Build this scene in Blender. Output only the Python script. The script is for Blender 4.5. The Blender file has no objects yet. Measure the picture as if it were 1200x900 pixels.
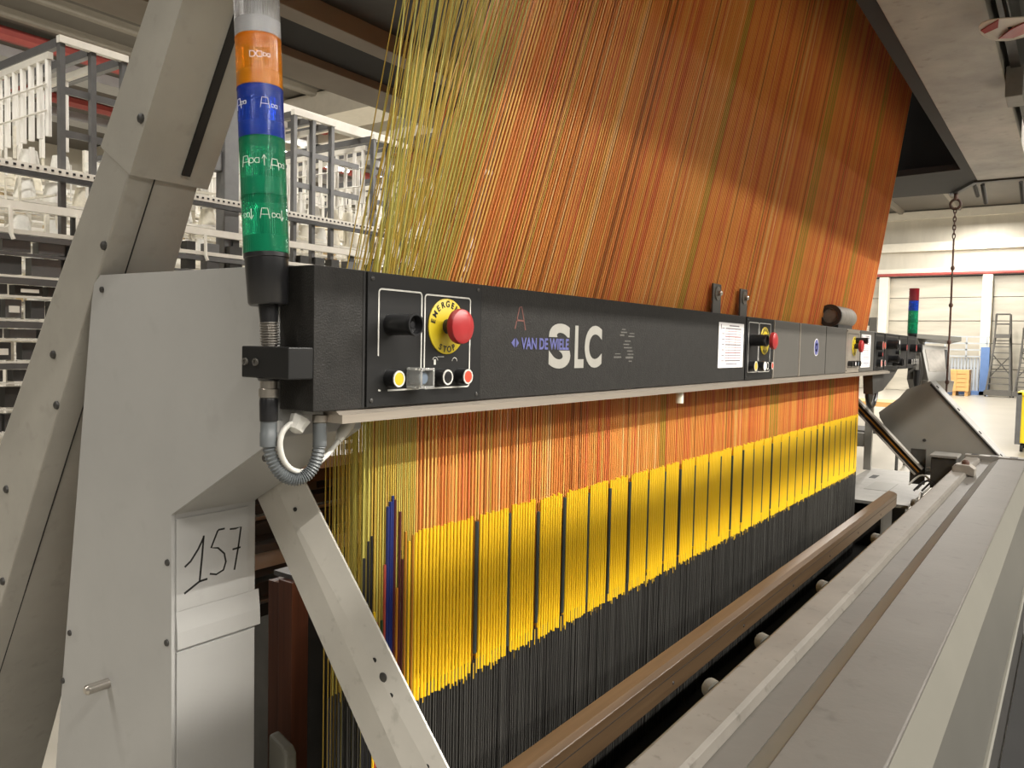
import bpy, bmesh, math, random
from mathutils import Vector, Matrix
random.seed(7)
S = bpy.context.scene
COL = S.collection

# ------------------------------------------------------------------ camera
cam = bpy.data.cameras.new('camera')
cam.sensor_width = 36.0
cam.lens = 930.2 / 1200 * 36.0
cam.clip_start = 0.02
cam.clip_end = 200
co = bpy.data.objects.new('camera', cam)
COL.objects.link(co)
yaw, pitch, roll = 0.616632, 0.050285, 0.021266
F = Vector((math.cos(yaw) * math.cos(pitch), math.sin(yaw) * math.cos(pitch), -math.sin(pitch)))
Rr = Vector((math.sin(yaw), -math.cos(yaw), 0))
U = Rr.cross(F)
R2 = math.cos(roll) * Rr + math.sin(roll) * U
U2 = -math.sin(roll) * Rr + math.cos(roll) * U
mw = Matrix((R2, U2, -F)).transposed().to_4x4()
mw.translation = Vector((-0.769, -0.897, 1.5))
co.matrix_world = mw
S.camera = co

# ------------------------------------------------------------------ world, exposure
W = bpy.data.worlds.new('world')
S.world = W
W.use_nodes = True
W.node_tree.nodes['Background'].inputs[0].default_value = (1.0, 0.95, 0.87, 1)
W.node_tree.nodes['Background'].inputs[1].default_value = 0.045
S.view_settings.view_transform = 'Standard'
S.view_settings.look = 'None'
S.view_settings.gamma = 1
S.view_settings.exposure = 0.0

# strip lights along the loom direction: key row first, the rest added as fill  (x0, x1, y, z, power, width)
STRIPS = [(-3, 12, -5.5, 6.2, 1780, 0.06),
          (-12, 12, -8.6, 6.2, 880, 0.3),
          (2, 20, -12.0, 5.6, 380, 0.3),
          (-14, 12, 2.6, 6.4, 1100, 0.3),
          (0, 30, 7.5, 6.4, 1900, 0.3),
          (2, 34, 15.0, 6.4, 2200, 0.3),
          (20, 33, 2.0, 6.4, 1700, 0.3)]
for i, (x0, x1, y, z, p, w) in enumerate(STRIPS):
    L = bpy.data.lights.new('strip_light', 'AREA')
    L.shape = 'RECTANGLE'
    L.size = x1 - x0
    L.size_y = w
    L.energy = p
    L.color = (1.0, 0.95, 0.87)
    o = bpy.data.objects.new('strip_light', L)
    o.location = ((x0 + x1) / 2, y, z)
    if i < 3:
        o.rotation_euler = (math.radians((35, 45, 60)[i]), 0, 0)
    COL.objects.link(o)

# ------------------------------------------------------------------ materials
def nodes(name):
    m = bpy.data.materials.new(name)
    m.use_nodes = True
    nt = m.node_tree
    return m, nt, nt.nodes['Principled BSDF']

def paint(name, c, rough=0.5, metal=0.0, vary=0.12, scale=6.0, bump=0.0, bscale=200.0, spec=0.5, dirt=0.0, stretch=None):
    m, nt, b = nodes(name)
    tc = nt.nodes.new('ShaderNodeTexCoord')
    src = tc.outputs['Object']
    if stretch:
        mp = nt.nodes.new('ShaderNodeMapping')
        mp.inputs['Scale'].default_value = stretch
        nt.links.new(src, mp.inputs['Vector'])
        src = mp.outputs['Vector']
    n = nt.nodes.new('ShaderNodeTexNoise')
    n.inputs['Scale'].default_value = scale
    n.inputs['Detail'].default_value = 6
    n.inputs['Roughness'].default_value = 0.6
    nt.links.new(src, n.inputs['Vector'])
    r = nt.nodes.new('ShaderNodeValToRGB')
    lo = [x * (1 - vary) for x in c]
    hi = [min(1, x * (1 + vary)) for x in c]
    r.color_ramp.elements[0].position = 0.3
    r.color_ramp.elements[1].position = 0.7
    r.color_ramp.elements[0].color = (*lo, 1)
    r.color_ramp.elements[1].color = (*hi, 1)
    nt.links.new(n.outputs['Fac'], r.inputs['Fac'])
    out = r.outputs['Color']
    if dirt:
        n2 = nt.nodes.new('ShaderNodeTexNoise')
        n2.inputs['Scale'].default_value = scale * 5
        n2.inputs['Detail'].default_value = 8
        nt.links.new(src, n2.inputs['Vector'])
        r2 = nt.nodes.new('ShaderNodeValToRGB')
        r2.color_ramp.elements[0].position = 0.60
        r2.color_ramp.elements[1].position = 0.72
        r2.color_ramp.elements[0].color = (0, 0, 0, 1)
        r2.color_ramp.elements[1].color = (dirt, dirt, dirt, 1)
        nt.links.new(n2.outputs['Fac'], r2.inputs['Fac'])
        mx = nt.nodes.new('ShaderNodeMix')
        mx.data_type = 'RGBA'
        nt.links.new(r2.outputs['Color'], mx.inputs[0])
        nt.links.new(out, mx.inputs[6])
        mx.inputs[7].default_value = (c[0] * 0.35, c[1] * 0.33, c[2] * 0.3, 1)
        out = mx.outputs[2]
    nt.links.new(out, b.inputs['Base Color'])
    b.inputs['Roughness'].default_value = rough
    b.inputs['Metallic'].default_value = metal
    b.inputs['Specular IOR Level'].default_value = spec
    if bump:
        n3 = nt.nodes.new('ShaderNodeTexNoise')
        n3.inputs['Scale'].default_value = bscale
        n3.inputs['Detail'].default_value = 3
        nt.links.new(src, n3.inputs['Vector'])
        bp = nt.nodes.new('ShaderNodeBump')
        bp.inputs['Strength'].default_value = bump
        bp.inputs['Distance'].default_value = 0.002
        nt.links.new(n3.outputs['Fac'], bp.inputs['Height'])
        nt.links.new(bp.outputs['Normal'], b.inputs['Normal'])
    return m

def emit(name, c, s):
    m, nt, b = nodes(name)
    b.inputs['Base Color'].default_value = (*c, 1)
    b.inputs['Emission Color'].default_value = (*c, 1)
    b.inputs['Emission Strength'].default_value = s
    return m

def lens(name, c, trans=0.72, rough=0.10, flutes=True):
    m, nt, b = nodes(name)
    b.inputs['Base Color'].default_value = (*c, 1)
    b.inputs['Transmission Weight'].default_value = trans
    b.inputs['Roughness'].default_value = rough
    b.inputs['IOR'].default_value = 1.3
    if flutes:
        tc = nt.nodes.new('ShaderNodeTexCoord')
        g = nt.nodes.new('ShaderNodeTexGradient')
        g.gradient_type = 'RADIAL'
        nt.links.new(tc.outputs['Object'], g.inputs['Vector'])
        mt = nt.nodes.new('ShaderNodeMath')
        mt.operation = 'MULTIPLY'
        mt.inputs[1].default_value = 2 * math.pi * 64
        nt.links.new(g.outputs['Fac'], mt.inputs[0])
        sn = nt.nodes.new('ShaderNodeMath')
        sn.operation = 'SINE'
        nt.links.new(mt.outputs[0], sn.inputs[0])
        bp = nt.nodes.new('ShaderNodeBump')
        bp.inputs['Strength'].default_value = 0.35
        bp.inputs['Distance'].default_value = 0.0012
        nt.links.new(sn.outputs[0], bp.inputs['Height'])
        nt.links.new(bp.outputs['Normal'], b.inputs['Normal'])
    return m

M = {}
M['panel'] = paint('grey_panel_paint', (0.35, 0.347, 0.335), 0.42, vary=0.06, scale=3, bump=0.05, bscale=600, dirt=0.10)
M['skirt_low'] = paint('dark_olive_grey_skirt_paint', (0.055, 0.053, 0.045), 0.5, vary=0.08, scale=4)  # shade on the lower skirt band, put into its colour
M['cover'] = paint('mid_grey_cover_paint', (0.215, 0.205, 0.18), 0.4, vary=0.07, scale=4)
M['post'] = paint('worn_grey_post_paint', (0.31, 0.295, 0.26), 0.45, vary=0.10, scale=5, bump=0.08, dirt=0.18)
M['brace'] = paint('pale_grey_brace_paint', (0.48, 0.46, 0.415), 0.35, vary=0.07, scale=7, dirt=0.3)
M['table'] = paint('grey_table_paint', (0.092, 0.085, 0.075), 0.5, spec=0.2, vary=0.10, scale=4, bump=0.15, bscale=60, dirt=0.35)
M['rim'] = paint('chipped_grey_rim_paint', (0.14, 0.128, 0.11), 0.5, spec=0.25, vary=0.12, scale=9, dirt=0.55)
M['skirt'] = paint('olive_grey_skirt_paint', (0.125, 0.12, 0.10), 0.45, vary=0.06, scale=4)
M['black_tex'] = paint('black_textured_paint', (0.016, 0.015, 0.0135), 0.55, spec=0.25, vary=0.25, scale=40, bump=0.5, bscale=350)
M['black_plate'] = paint('black_plate_paint', (0.010, 0.010, 0.010), 0.45, spec=0.3, vary=0.1, scale=20)
M['grey_cover'] = paint('dark_grey_cover_paint', (0.075, 0.07, 0.061), 0.5, vary=0.1, scale=6)
M['black'] = paint('black_plastic', (0.012, 0.012, 0.013), 0.3, vary=0.1)
M['dull_black'] = paint('dull_black_paint', (0.010, 0.0095, 0.009), 0.7, vary=0.2)
M['dark'] = paint('dark_oily_steel', (0.03, 0.028, 0.025), 0.5, vary=0.35, scale=12)
M['alu'] = paint('aluminium', (0.44, 0.39, 0.33), 0.32, metal=0.6, vary=0.06, stretch=(1, 30, 30))
M['steel'] = paint('bare_steel', (0.45, 0.42, 0.38), 0.3, metal=0.9, vary=0.12, scale=20)
M['white_ink'] = paint('white_ink', (0.55, 0.54, 0.50), 0.5, vary=0.2, scale=60)
M['grey_ink'] = paint('silver_ink', (0.30, 0.29, 0.26), 0.45, vary=0.06, scale=30)
M['faint_ink'] = paint('worn_silver_ink', (0.10, 0.095, 0.085), 0.5, vary=0.4, scale=120)
M['blue_ink'] = paint('blue_ink', (0.085, 0.09, 0.25), 0.5, vary=0.2, scale=60)
M['pink_ink'] = paint('faded_red_marker', (0.13, 0.045, 0.035), 0.6, vary=0.3, scale=90)
M['black_ink'] = paint('black_marker', (0.008, 0.008, 0.008), 0.4)
M['yellow'] = paint('yellow_plastic', (0.50, 0.38, 0.012), 0.4, vary=0.06)
M['red'] = paint('red_plastic', (0.31, 0.02, 0.022), 0.35, vary=0.06)
M['redb'] = paint('orange_red_button', (0.60, 0.06, 0.03), 0.35, vary=0.06)
M['bluegrey'] = paint('blue_grey_button', (0.12, 0.15, 0.19), 0.35)
M['clear'] = lens('clear_cover_plastic', (0.85, 0.85, 0.82), 0.75, 0.12, False)
M['paper'] = paint('white_paper', (0.72, 0.70, 0.70), 0.6, vary=0.03)
M['print'] = paint('grey_print', (0.18, 0.16, 0.17), 0.6)
M['printr'] = paint('dull_red_print', (0.35, 0.20, 0.20), 0.6)
M['sensor'] = paint('white_sensor_plastic', (0.70, 0.66, 0.55), 0.4)
M['hose'] = paint('grey_hose_plastic', (0.10, 0.11, 0.115), 0.4)
M['cable'] = paint('white_cable_plastic', (0.55, 0.54, 0.50), 0.45)
M['wood'] = paint('brown_wood', (0.085, 0.052, 0.027), 0.38, vary=0.22, scale=5, stretch=(0.6, 14, 14))
M['board'] = paint('red_brown_board', (0.085, 0.028, 0.014), 0.45, vary=0.3, scale=6, stretch=(12, 12, 0.5))
M['lens_clear'] = lens('clear_lens', (0.86, 0.86, 0.88), 0.85, 0.12)
M['lens_amber'] = lens('amber_lens', (0.95, 0.33, 0.015))
M['lens_blue'] = lens('blue_lens', (0.02, 0.075, 0.55))
M['lens_green'] = lens('green_lens', (0.015, 0.36, 0.17))
M['lens_red'] = lens('dark_red_lens', (0.20, 0.01, 0.015), 0.3)
M['core'] = paint('lamp_core', (0.35, 0.35, 0.35), 0.5)
M['gantry'] = paint('stained_grey_gantry_paint', (0.30, 0.28, 0.245), 0.5, vary=0.3, scale=4, bump=0.2, bscale=20, dirt=0.35)
M['gantry_back'] = paint('grey_brown_beam_paint', (0.24, 0.21, 0.17), 0.5, vary=0.1, scale=5)
M['rust'] = paint('rusty_iron', (0.07, 0.03, 0.018), 0.7, vary=0.5, scale=60)
M['motor'] = paint('dusty_grey_motor_paint', (0.22, 0.20, 0.17), 0.55, vary=0.2, scale=20)
M['sign_w'] = paint('white_enamel', (0.55, 0.52, 0.47), 0.4, vary=0.08)
M['sign_r'] = paint('red_enamel', (0.30, 0.02, 0.025), 0.4)
M['creel'] = paint('galvanised_creel_steel', (0.13, 0.13, 0.13), 0.4, metal=0.3, vary=0.12, scale=10)
M['creel_w'] = paint('pale_creel_rail', (0.72, 0.69, 0.62), 0.4, vary=0.08, scale=10)
M['creel_dark'] = paint('dark_creel_steel', (0.05, 0.05, 0.05), 0.5, vary=0.3)
M['tube_w'] = paint('white_tube', (0.85, 0.83, 0.78), 0.4, vary=0.04)
M['yarn'] = paint('cream_yarn', (0.80, 0.76, 0.65), 0.9, vary=0.12, scale=30, bump=0.4, bscale=150)
M['yarn2'] = paint('white_yarn', (0.86, 0.85, 0.80), 0.9, vary=0.10, scale=30, bump=0.4, bscale=150)
M['yarn3'] = paint('tan_yarn', (0.50, 0.38, 0.22), 0.9, vary=0.12, scale=30)
M['floor'] = paint('pale_concrete', (0.36, 0.335, 0.285), 0.28, vary=0.08, scale=0.8, dirt=0.08)
M['wall'] = paint('pale_wall_cladding', (0.50, 0.465, 0.39), 0.25, vary=0.16, scale=1.6, bump=0.6, bscale=3, stretch=(1, 0.35, 2.2))  # stretched colour streaks stand in for highlights on the cladding
M['wall_up'] = paint('pale_concrete_wall', (0.54, 0.505, 0.43), 0.7, vary=0.08, scale=0.9, stretch=(1, 3, 0.5))
M['column'] = paint('white_column_paint', (0.74, 0.70, 0.60), 0.5, vary=0.04)
M['roof'] = paint('brown_grey_roof_sheet', (0.11, 0.10, 0.085), 0.6, vary=0.08, scale=1)
M['rib'] = paint('pale_roof_rib', (0.22, 0.20, 0.165), 0.5, vary=0.05)
M['roofw'] = paint('white_roof_beam', (0.70, 0.66, 0.57), 0.5, vary=0.05)
M['redpipe'] = paint('red_pipe_paint', (0.34, 0.06, 0.05), 0.45, vary=0.1)
M['duct'] = paint('galvanised_duct', (0.36, 0.36, 0.36), 0.4, metal=0.4, vary=0.06)
M['lamp'] = emit('lamp_tube', (1.0, 0.96, 0.9), 30)
M['blue'] = paint('blue_frame_paint', (0.11, 0.20, 0.42), 0.5, vary=0.06)
M['slat'] = paint('pale_blue_grey_slat', (0.42, 0.46, 0.50), 0.4, vary=0.06)
M['crate'] = paint('light_crate_wood', (0.62, 0.36, 0.13), 0.6, vary=0.12, scale=3)
M['cart'] = paint('yellow_cart_paint', (0.80, 0.60, 0.02), 0.4, vary=0.05)
M['ladder'] = paint('dark_ladder_steel', (0.10, 0.095, 0.085), 0.5, vary=0.1)
M['plate'] = paint('pale_worn_plate', (0.18, 0.172, 0.155), 0.5, vary=0.15, scale=10, dirt=0.35)
# cords and sleeves
M['c_orange'] = paint('orange_cord', (0.82, 0.36, 0.085), 0.42, vary=0.08)
M['c_deep'] = paint('deep_orange_cord', (0.76, 0.28, 0.07), 0.42, vary=0.08)
M['c_red'] = paint('red_cord', (0.68, 0.17, 0.06), 0.42, vary=0.08)
M['c_yellow'] = paint('ochre_cord', (0.84, 0.48, 0.12), 0.42, vary=0.08)
M['c_olive'] = paint('olive_cord', (0.50, 0.34, 0.05), 0.42, vary=0.08)
M['c_lime'] = paint('yellow_green_cord', (0.48, 0.42, 0.09), 0.42, vary=0.08)
M['c_brown'] = paint('brown_cord', (0.36, 0.14, 0.03), 0.42, vary=0.08)  # dark cords painted in for the shaded gaps between cords
M['c_pale'] = paint('pale_orange_cord', (0.88, 0.56, 0.22), 0.42, vary=0.08)  # light cords painted in as sparkle among the orange
M['s_yellow'] = paint('yellow_sleeve', (0.84, 0.53, 0.016), 0.35, vary=0.05)
M['s_amber'] = paint('amber_sleeve', (0.42, 0.17, 0.012), 0.4, vary=0.1)  # amber; on the back sleeve rows it paints the shade in the gaps
M['s_teal'] = paint('dark_teal_sleeve', (0.035, 0.05, 0.05), 0.4)
M['s_blue'] = paint('navy_sleeve', (0.012, 0.02, 0.11), 0.35)
M['s_black'] = paint('black_sleeve', (0.01, 0.01, 0.012), 0.35)
M['s_maroon'] = paint('maroon_sleeve', (0.07, 0.01, 0.012), 0.4)
M['s_red'] = paint('dull_red_sleeve', (0.32, 0.05, 0.03), 0.4)
M['s_green'] = paint('dark_green_sleeve', (0.02, 0.06, 0.02), 0.4)
M['wire'] = paint('grey_heald_wire', (0.06, 0.058, 0.053), 0.4, vary=0.1)
M['wire_d'] = paint('dark_heald_wire', (0.035, 0.033, 0.03), 0.5, vary=0.2)

# ------------------------------------------------------------------ mesh building
class MB:
    def __init__(s):
        s.v, s.f, s.mi, s.sm = [], [], [], []
    def add(s, vs, fs, mi=0, smooth=False):
        b = len(s.v)
        s.v += [tuple(p) for p in vs]
        for f in fs:
            s.f.append(tuple(b + i for i in f)); s.mi.append(mi); s.sm.append(smooth)
        return s
    def box(s, x0, x1, y0, y1, z0, z1, mi=0):
        v = [(x, y, z) for z in (z0, z1) for y in (y0, y1) for x in (x0, x1)]
        return s.add(v, [(0, 2, 3, 1), (4, 5, 7, 6), (0, 1, 5, 4), (1, 3, 7, 5), (3, 2, 6, 7), (2, 0, 4, 6)], mi)
    def prism(s, prof, a0, a1, axis='x', mi=0):
        n = len(prof)
        mk = {'x': lambda t, p: (t, p[0], p[1]), 'y': lambda t, p: (p[0], t, p[1]), 'z': lambda t, p: (p[0], p[1], t)}[axis]
        v = [mk(a0, p) for p in prof] + [mk(a1, p) for p in prof]
        f = [tuple(range(n))[::-1], tuple(range(n, 2 * n))] + [(i, (i + 1) % n, n + (i + 1) % n, n + i) for i in range(n)]
        return s.add(v, f, mi)
    def tube(s, pts, r, n=8, mi=0, caps=True, smooth=True):
        pts = [Vector(p) for p in pts]
        rs = r if isinstance(r, (list, tuple)) else [r] * len(pts)
        v = []
        up = None
        for i, p in enumerate(pts):
            d = (pts[min(i + 1, len(pts) - 1)] - pts[max(i - 1, 0)])
            d = d.normalized() if d.length > 1e-9 else Vector((0, 0, 1))
            if up is None:
                up = Vector((0, 0, 1)) if abs(d.z) < 0.9 else Vector((1, 0, 0))
            a = d.cross(up).normalized()
            b = a.cross(d).normalized()
            up = b
            for k in range(n):
                t = 2 * math.pi * (k + 0.5) / n
                v.append(p + rs[i] * (math.cos(t) * a + math.sin(t) * b))
        f = []
        for i in range(len(pts) - 1):
            for k in range(n):
                f.append((i * n + k, i * n + (k + 1) % n, (i + 1) * n + (k + 1) % n, (i + 1) * n + k))
        s.add(v, f, mi, smooth)
        if caps:
            b = len(s.v) - len(v)
            s.f.append(tuple(b + k for k in range(n))[::-1]); s.mi.append(mi); s.sm.append(False)
            e = b + (len(pts) - 1) * n
            s.f.append(tuple(e + k for k in range(n))); s.mi.append(mi); s.sm.append(False)
        return s
    def lathe(s, prof, c, d=(0, 0, 1), n=24, mi=0, smooth=True):
        d = Vector(d).normalized()
        u = Vector((0, 0, 1)) if abs(d.z) < 0.9 else Vector((1, 0, 0))
        a = d.cross(u).normalized(); b = a.cross(d)
        c = Vector(c)
        v, f = [], []
        for r, h in prof:
            for k in range(n):
                t = 2 * math.pi * k / n
                v.append(c + d * h + max(r, 1e-5) * (math.cos(t) * a + math.sin(t) * b))
        for i in range(len(prof) - 1):
            for k in range(n):
                f.append((i * n + k, i * n + (k + 1) % n, (i + 1) * n + (k + 1) % n, (i + 1) * n + k))
        f.append(tuple(range(n))[::-1])
        f.append(tuple((len(prof) - 1) * n + k for k in range(n)))
        return s.add(v, f, mi, smooth)
    def ribbon(s, pts, w, nrm, t=0.0006, mi=0):
        """flat stroke along pts, width w, standing t proud along nrm"""
        nrm = Vector(nrm).normalized()
        pts = [Vector(p) for p in pts]
        v = []
        for i, p in enumerate(pts):
            d = (pts[min(i + 1, len(pts) - 1)] - pts[max(i - 1, 0)]).normalized()
            a = d.cross(nrm).normalized() * (w / 2)
            v += [p - a, p + a, p + a + nrm * t, p - a + nrm * t]
        f = [(0, 1, 2, 3)]
        for i in range(len(pts) - 1):
            for k in range(4):
                f.append((i * 4 + k, (i + 1) * 4 + k, (i + 1) * 4 + (k + 1) % 4, i * 4 + (k + 1) % 4))
        e = (len(pts) - 1) * 4
        f.append((e + 3, e + 2, e + 1, e))
        return s.add(v, f, mi)

WL = {}
def obj(name, mb, mat, parent=None, label=None, cat=None, group=None, kind=None, bevel=0, local=False, loc=None):
    me = bpy.data.meshes.new(name)
    vs = [Vector(p) for p in mb.v]
    lo = Vector([min(p[i] for p in vs) for i in range(3)])
    hi = Vector([max(p[i] for p in vs) for i in range(3)])
    org = (lo + hi) / 2
    if parent is None:
        org.z = lo.z
    if local == 'zero':
        org = Vector((0, 0, 0))
    if loc is not None:
        org = Vector(loc)
    me.from_pydata([tuple(p - org) for p in vs], [], mb.f)
    mats = mat if isinstance(mat, list) else [mat]
    for m in mats:
        me.materials.append(m)
    me.polygons.foreach_set('material_index', mb.mi)
    me.polygons.foreach_set('use_smooth', mb.sm)
    bm = bmesh.new(); bm.from_mesh(me)
    bmesh.ops.recalc_face_normals(bm, faces=bm.faces)
    if bevel:
        es = [e for e in bm.edges if len(e.link_faces) == 2 and e.calc_face_angle(0) > 0.5]
        bmesh.ops.bevel(bm, geom=es, offset=bevel, segments=2, affect='EDGES', profile=0.6)
    bm.to_mesh(me); bm.free()
    me.update()
    if any(mb.sm): me.set_sharp_from_angle(angle=math.radians(38))
    o = bpy.data.objects.new(name, me)
    COL.objects.link(o)
    if parent:
        o.parent = parent
        o.location = org - (Vector((0, 0, 0)) if local and parent.type == 'EMPTY' else WL[parent])
    else:
        o.location = org
    WL[o] = org
    tag(o, label, cat, group, kind)
    return o

def tag(o, label=None, cat=None, group=None, kind=None):
    if label: o['label'] = label
    if cat: o['category'] = cat
    if group: o['group'] = group
    if kind: o['kind'] = kind
    return o

def thing(name, loc, label, cat, group=None):
    o = bpy.data.objects.new(name, None)
    o.empty_display_size = 0.1
    o.location = loc
    COL.objects.link(o)
    WL[o] = Vector(loc)
    return tag(o, label, cat, group)

def struct(name, mb, mat, parent=None, bevel=0):
    return obj(name, mb, mat, parent, kind=None if parent else 'structure', bevel=bevel)

def copy_tree(o, loc=None, parent=None):
    c = o.copy(); COL.objects.link(c)
    if parent: c.parent = parent
    if loc is not None: c.location = loc
    for ch in list(o.children):
        copy_tree(ch, None, c)
    return c

def text_mb(body, size, origin, right, up, depth=0.0006, xs=1.0, bold=0.0, align='LEFT'):
    cu = bpy.data.curves.new('lettering', 'FONT')
    cu.body = body; cu.size = size; cu.offset = bold; cu.align_x = align
    cu.extrude = depth / 2
    cu.resolution_u = 6
    o = bpy.data.objects.new('lettering', cu)
    COL.objects.link(o)
    dg = bpy.context.evaluated_depsgraph_get(); dg.update()
    me = bpy.data.meshes.new_from_object(o.evaluated_get(dg))
    right = Vector(right).normalized(); up = Vector(up).normalized(); n = right.cross(up)
    origin = Vector(origin)
    mb = MB()
    mb.add([origin + right * v.co.x * xs + up * v.co.y + n * (v.co.z + depth / 2) for v in me.vertices],
           [tuple(p.vertices) for p in me.polygons])
    bpy.data.objects.remove(o); bpy.data.curves.remove(cu); bpy.data.meshes.remove(me)
    return mb

def join(*ms):
    r = MB()
    for m in ms:
        b = len(r.v)
        r.v += m.v
        r.f += [tuple(b + i for i in f) for f in m.f]
        r.mi += m.mi; r.sm += m.sm
    return r

def arc(cx, cz, r, a0, a1, n, y):
    return [(cx + r * math.cos(a0 + (a1 - a0) * i / n), y, cz + r * math.sin(a0 + (a1 - a0) * i / n)) for i in range(n + 1)]

# ================================================================== SETTING
struct('floor', MB().box(-12, 36, -16, 24, -0.1, 0), M['floor'])
struct('ceiling', MB().box(-12, 36, -16, 24, 7.05, 7.15), M['roof'])
for y in (8.6, 10.4, 12.2, 13.25, 14.36, 16.4, 18.2, 20.0, 3.0, 5.0, -3, -7):
    struct('trim_1', MB().prism([(y - 0.14, 7.05), (y - 0.06, 6.93), (y + 0.06, 6.93), (y + 0.14, 7.05)], -12, 36), M['rib'])
w = struct('wall_end', MB().box(34.0, 34.2, -16, 24, 4.75, 7.05), M['wall_up'])
for i, (z0, z1) in enumerate(((0, 0.95), (0.95, 1.9), (1.9, 2.75), (2.75, 3.65), (3.65, 4.45))):
    obj('wall_panel', MB().box(34.03 - 0.02 * (i % 2), 34.2, -16, 24, z0 + 0.012, z1 - 0.012), M['wall'], w)
obj('girt', MB().box(33.8, 34.0, -16, 24, 5.45, 5.78), M['column'], w)
obj('girt', MB().box(33.8, 34.0, -16, 24, 4.5, 4.78), M['column'], w)
obj('girt', MB().box(33.85, 34.0, -16, 24, 6.7, 7.0), M['column'], w)
for y in (-5, -1.6, 1.9, 5.45, 9.0):
    struct('trim_2', MB().box(33.5, 33.95, y - 0.16, y + 0.16, 0, 4.45), M['column'])
tag(obj('red_pipe', MB().tube([(33.7, -15, 4.53), (33.7, 22, 4.55)], 0.06, 8), M['redpipe']), 'thin red pipe running along the pale end wall above the columns', 'pipe')
struct('wall_back', MB().box(-12, 36, 23.8, 24, 0, 7.05), M['wall_up'])
# roof beams and pipes beyond the creel
for i, (x0, x1) in enumerate(((11.3, 12.3), (13.2, 13.9))):
    struct('trim_3', MB().box(x0, x1, 4, 23, 6.45 + 0.1 * i, 7.0), M['roofw'])
for i, (x, lab) in enumerate(((18.5, 'grey steel roof girder crossing far behind the creel rails'),)):
    pass
for y, lab in ((15.0, 'dark red pipe under the roof left of the nearest white roof beam'), (18.2, 'dark red pipe under the roof farther back behind the strip lamps')):
    tag(obj('roof_pipe', MB().tube([(-5, y, 6.85), (33.9, y, 6.87)], 0.13, 8), M['redpipe']), lab, 'pipe')
for y, lab in ((15.6, 'galvanised cable duct hung beside the nearer dark red roof pipe'), (18.9, 'galvanised cable duct hung beside the farther dark red roof pipe')):
    tag(obj('cable_duct', MB().box(-5, 33.5, y - 0.3, y + 0.3, 6.55, 6.75), M['duct']), lab, 'duct')
def ceiling_lamp(x0, x1, y, z, lab):
    t = thing('ceiling_lamp', ((x0 + x1) / 2, y, z), lab, 'lamp')
    obj('housing', MB().prism([(y - 0.09, z + 0.02), (y + 0.09, z + 0.02), (y + 0.05, z + 0.08), (y - 0.05, z + 0.08)], x0, x1), M['roofw'], t)
    obj('light_tube', MB().tube([(x0 + 0.05, y, z), (x1 - 0.05, y, z)], 0.06, 8), M['lamp'], t)
    for x in (x0 + 0.2, x1 - 0.2):
        obj('hanger', MB().tube([(x, y, z + 0.08), (x, y, 6.99)], 0.012, 5), M['creel'], t)
ceiling_lamp(12.6, 13.9, 16.3, 6.4, 'glowing strip lamp seen just right of the near signal tower')
ceiling_lamp(14.3, 15.4, 16.5, 6.4, 'glowing strip lamp seen between two creel uprights')
ceiling_lamp(16.4, 17.8, 16.3, 6.4, 'glowing strip lamp seen through the left fringe of green cords')
t = thing('cable_tray', (4, -2.7, 3.5), 'galvanised cable tray hung over the front aisle', 'tray')  # added out of view to cast the dark band across the sleeves
obj('tray_body', MB().prism([(-4, 3.515), (13, 3.695), (13, 3.74), (-4, 3.56)], -2.729, -2.671, 'y'), M['duct'], t)
for x in (-3, 1, 5, 9, 12):
    obj('hanger', MB().tube([(x, -2.7, 3.62), (x, -2.7, 6.99)], 0.008, 5), M['creel'], t)

# ================================================================== CONTROL BEAM
B = thing('control_beam', (2.6, 0.037, 1.395), 'long black control beam with push button panels across the loom front', 'control panel')
h = obj('housing', MB().box(0, 2.12, 0.0, 0.075, 1.395, 1.608), M['black_tex'], B, bevel=0.002)
obj('housing', MB().box(2.12, 5.3, 0.0, 0.075, 1.395, 1.608), M['grey_cover'], B, bevel=0.002)
obj('cover_seam', MB().box(0.096, 0.100, -0.0008, 0.01, 1.396, 1.607), M['dull_black'], B)
for x0, x1, mt in ((0.390, 1.822, 'black_tex'),):
    obj('cover_plate', MB().box(x0, x1, -0.0025, 0, 1.397, 1.606), M[mt], B, bevel=0.0006)
for x0, x1 in ((2.125, 2.446), (2.456, 2.852), (2.862, 3.228)):
    obj('cover_plate', MB().box(x0, x1, -0.004, 0, 1.398, 1.606), M['grey_cover'], B, bevel=0.001)
obj('cover_plate', MB().box(3.530, 3.868, -0.004, 0, 1.398, 1.606), M['grey_cover'], B, bevel=0.001)
obj('edge_strip', MB().box(2.446, 2.456, -0.006, 0, 1.396, 1.606), M['alu'], B)
obj('lower_rail', MB().prism([(-0.012, 1.376), (0.03, 1.376), (0.03, 1.394), (0.002, 1.394), (-0.006, 1.389), (-0.012, 1.389)], 0.045, 4.30), M['alu'], B, label='brushed aluminium rail along the bottom edge')

def push_button(x, z, face, ring, r=0.0125, proud=0.02, parent=B):
    b = obj('push_button', MB().lathe([(r * 1.12, 0), (r * 1.12, proud)], (x, -0.004, z), (0, -1, 0), 20), M['black'], parent)
    y = -0.004 - proud
    obj('button_ring', MB().lathe([(r * 1.05, 0), (r * 1.05, 0.0015), (r * 0.84, 0.0015), (r * 0.84, 0.0005)], (x, y, z), (0, -1, 0), 20), M[ring], b)
    obj('button_face', MB().lathe([(r * 0.84, 0), (r * 0.82, 0.001), (r * 0.5, 0.0016)], (x, y, z), (0, -1, 0), 20), M[face], b)

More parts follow.
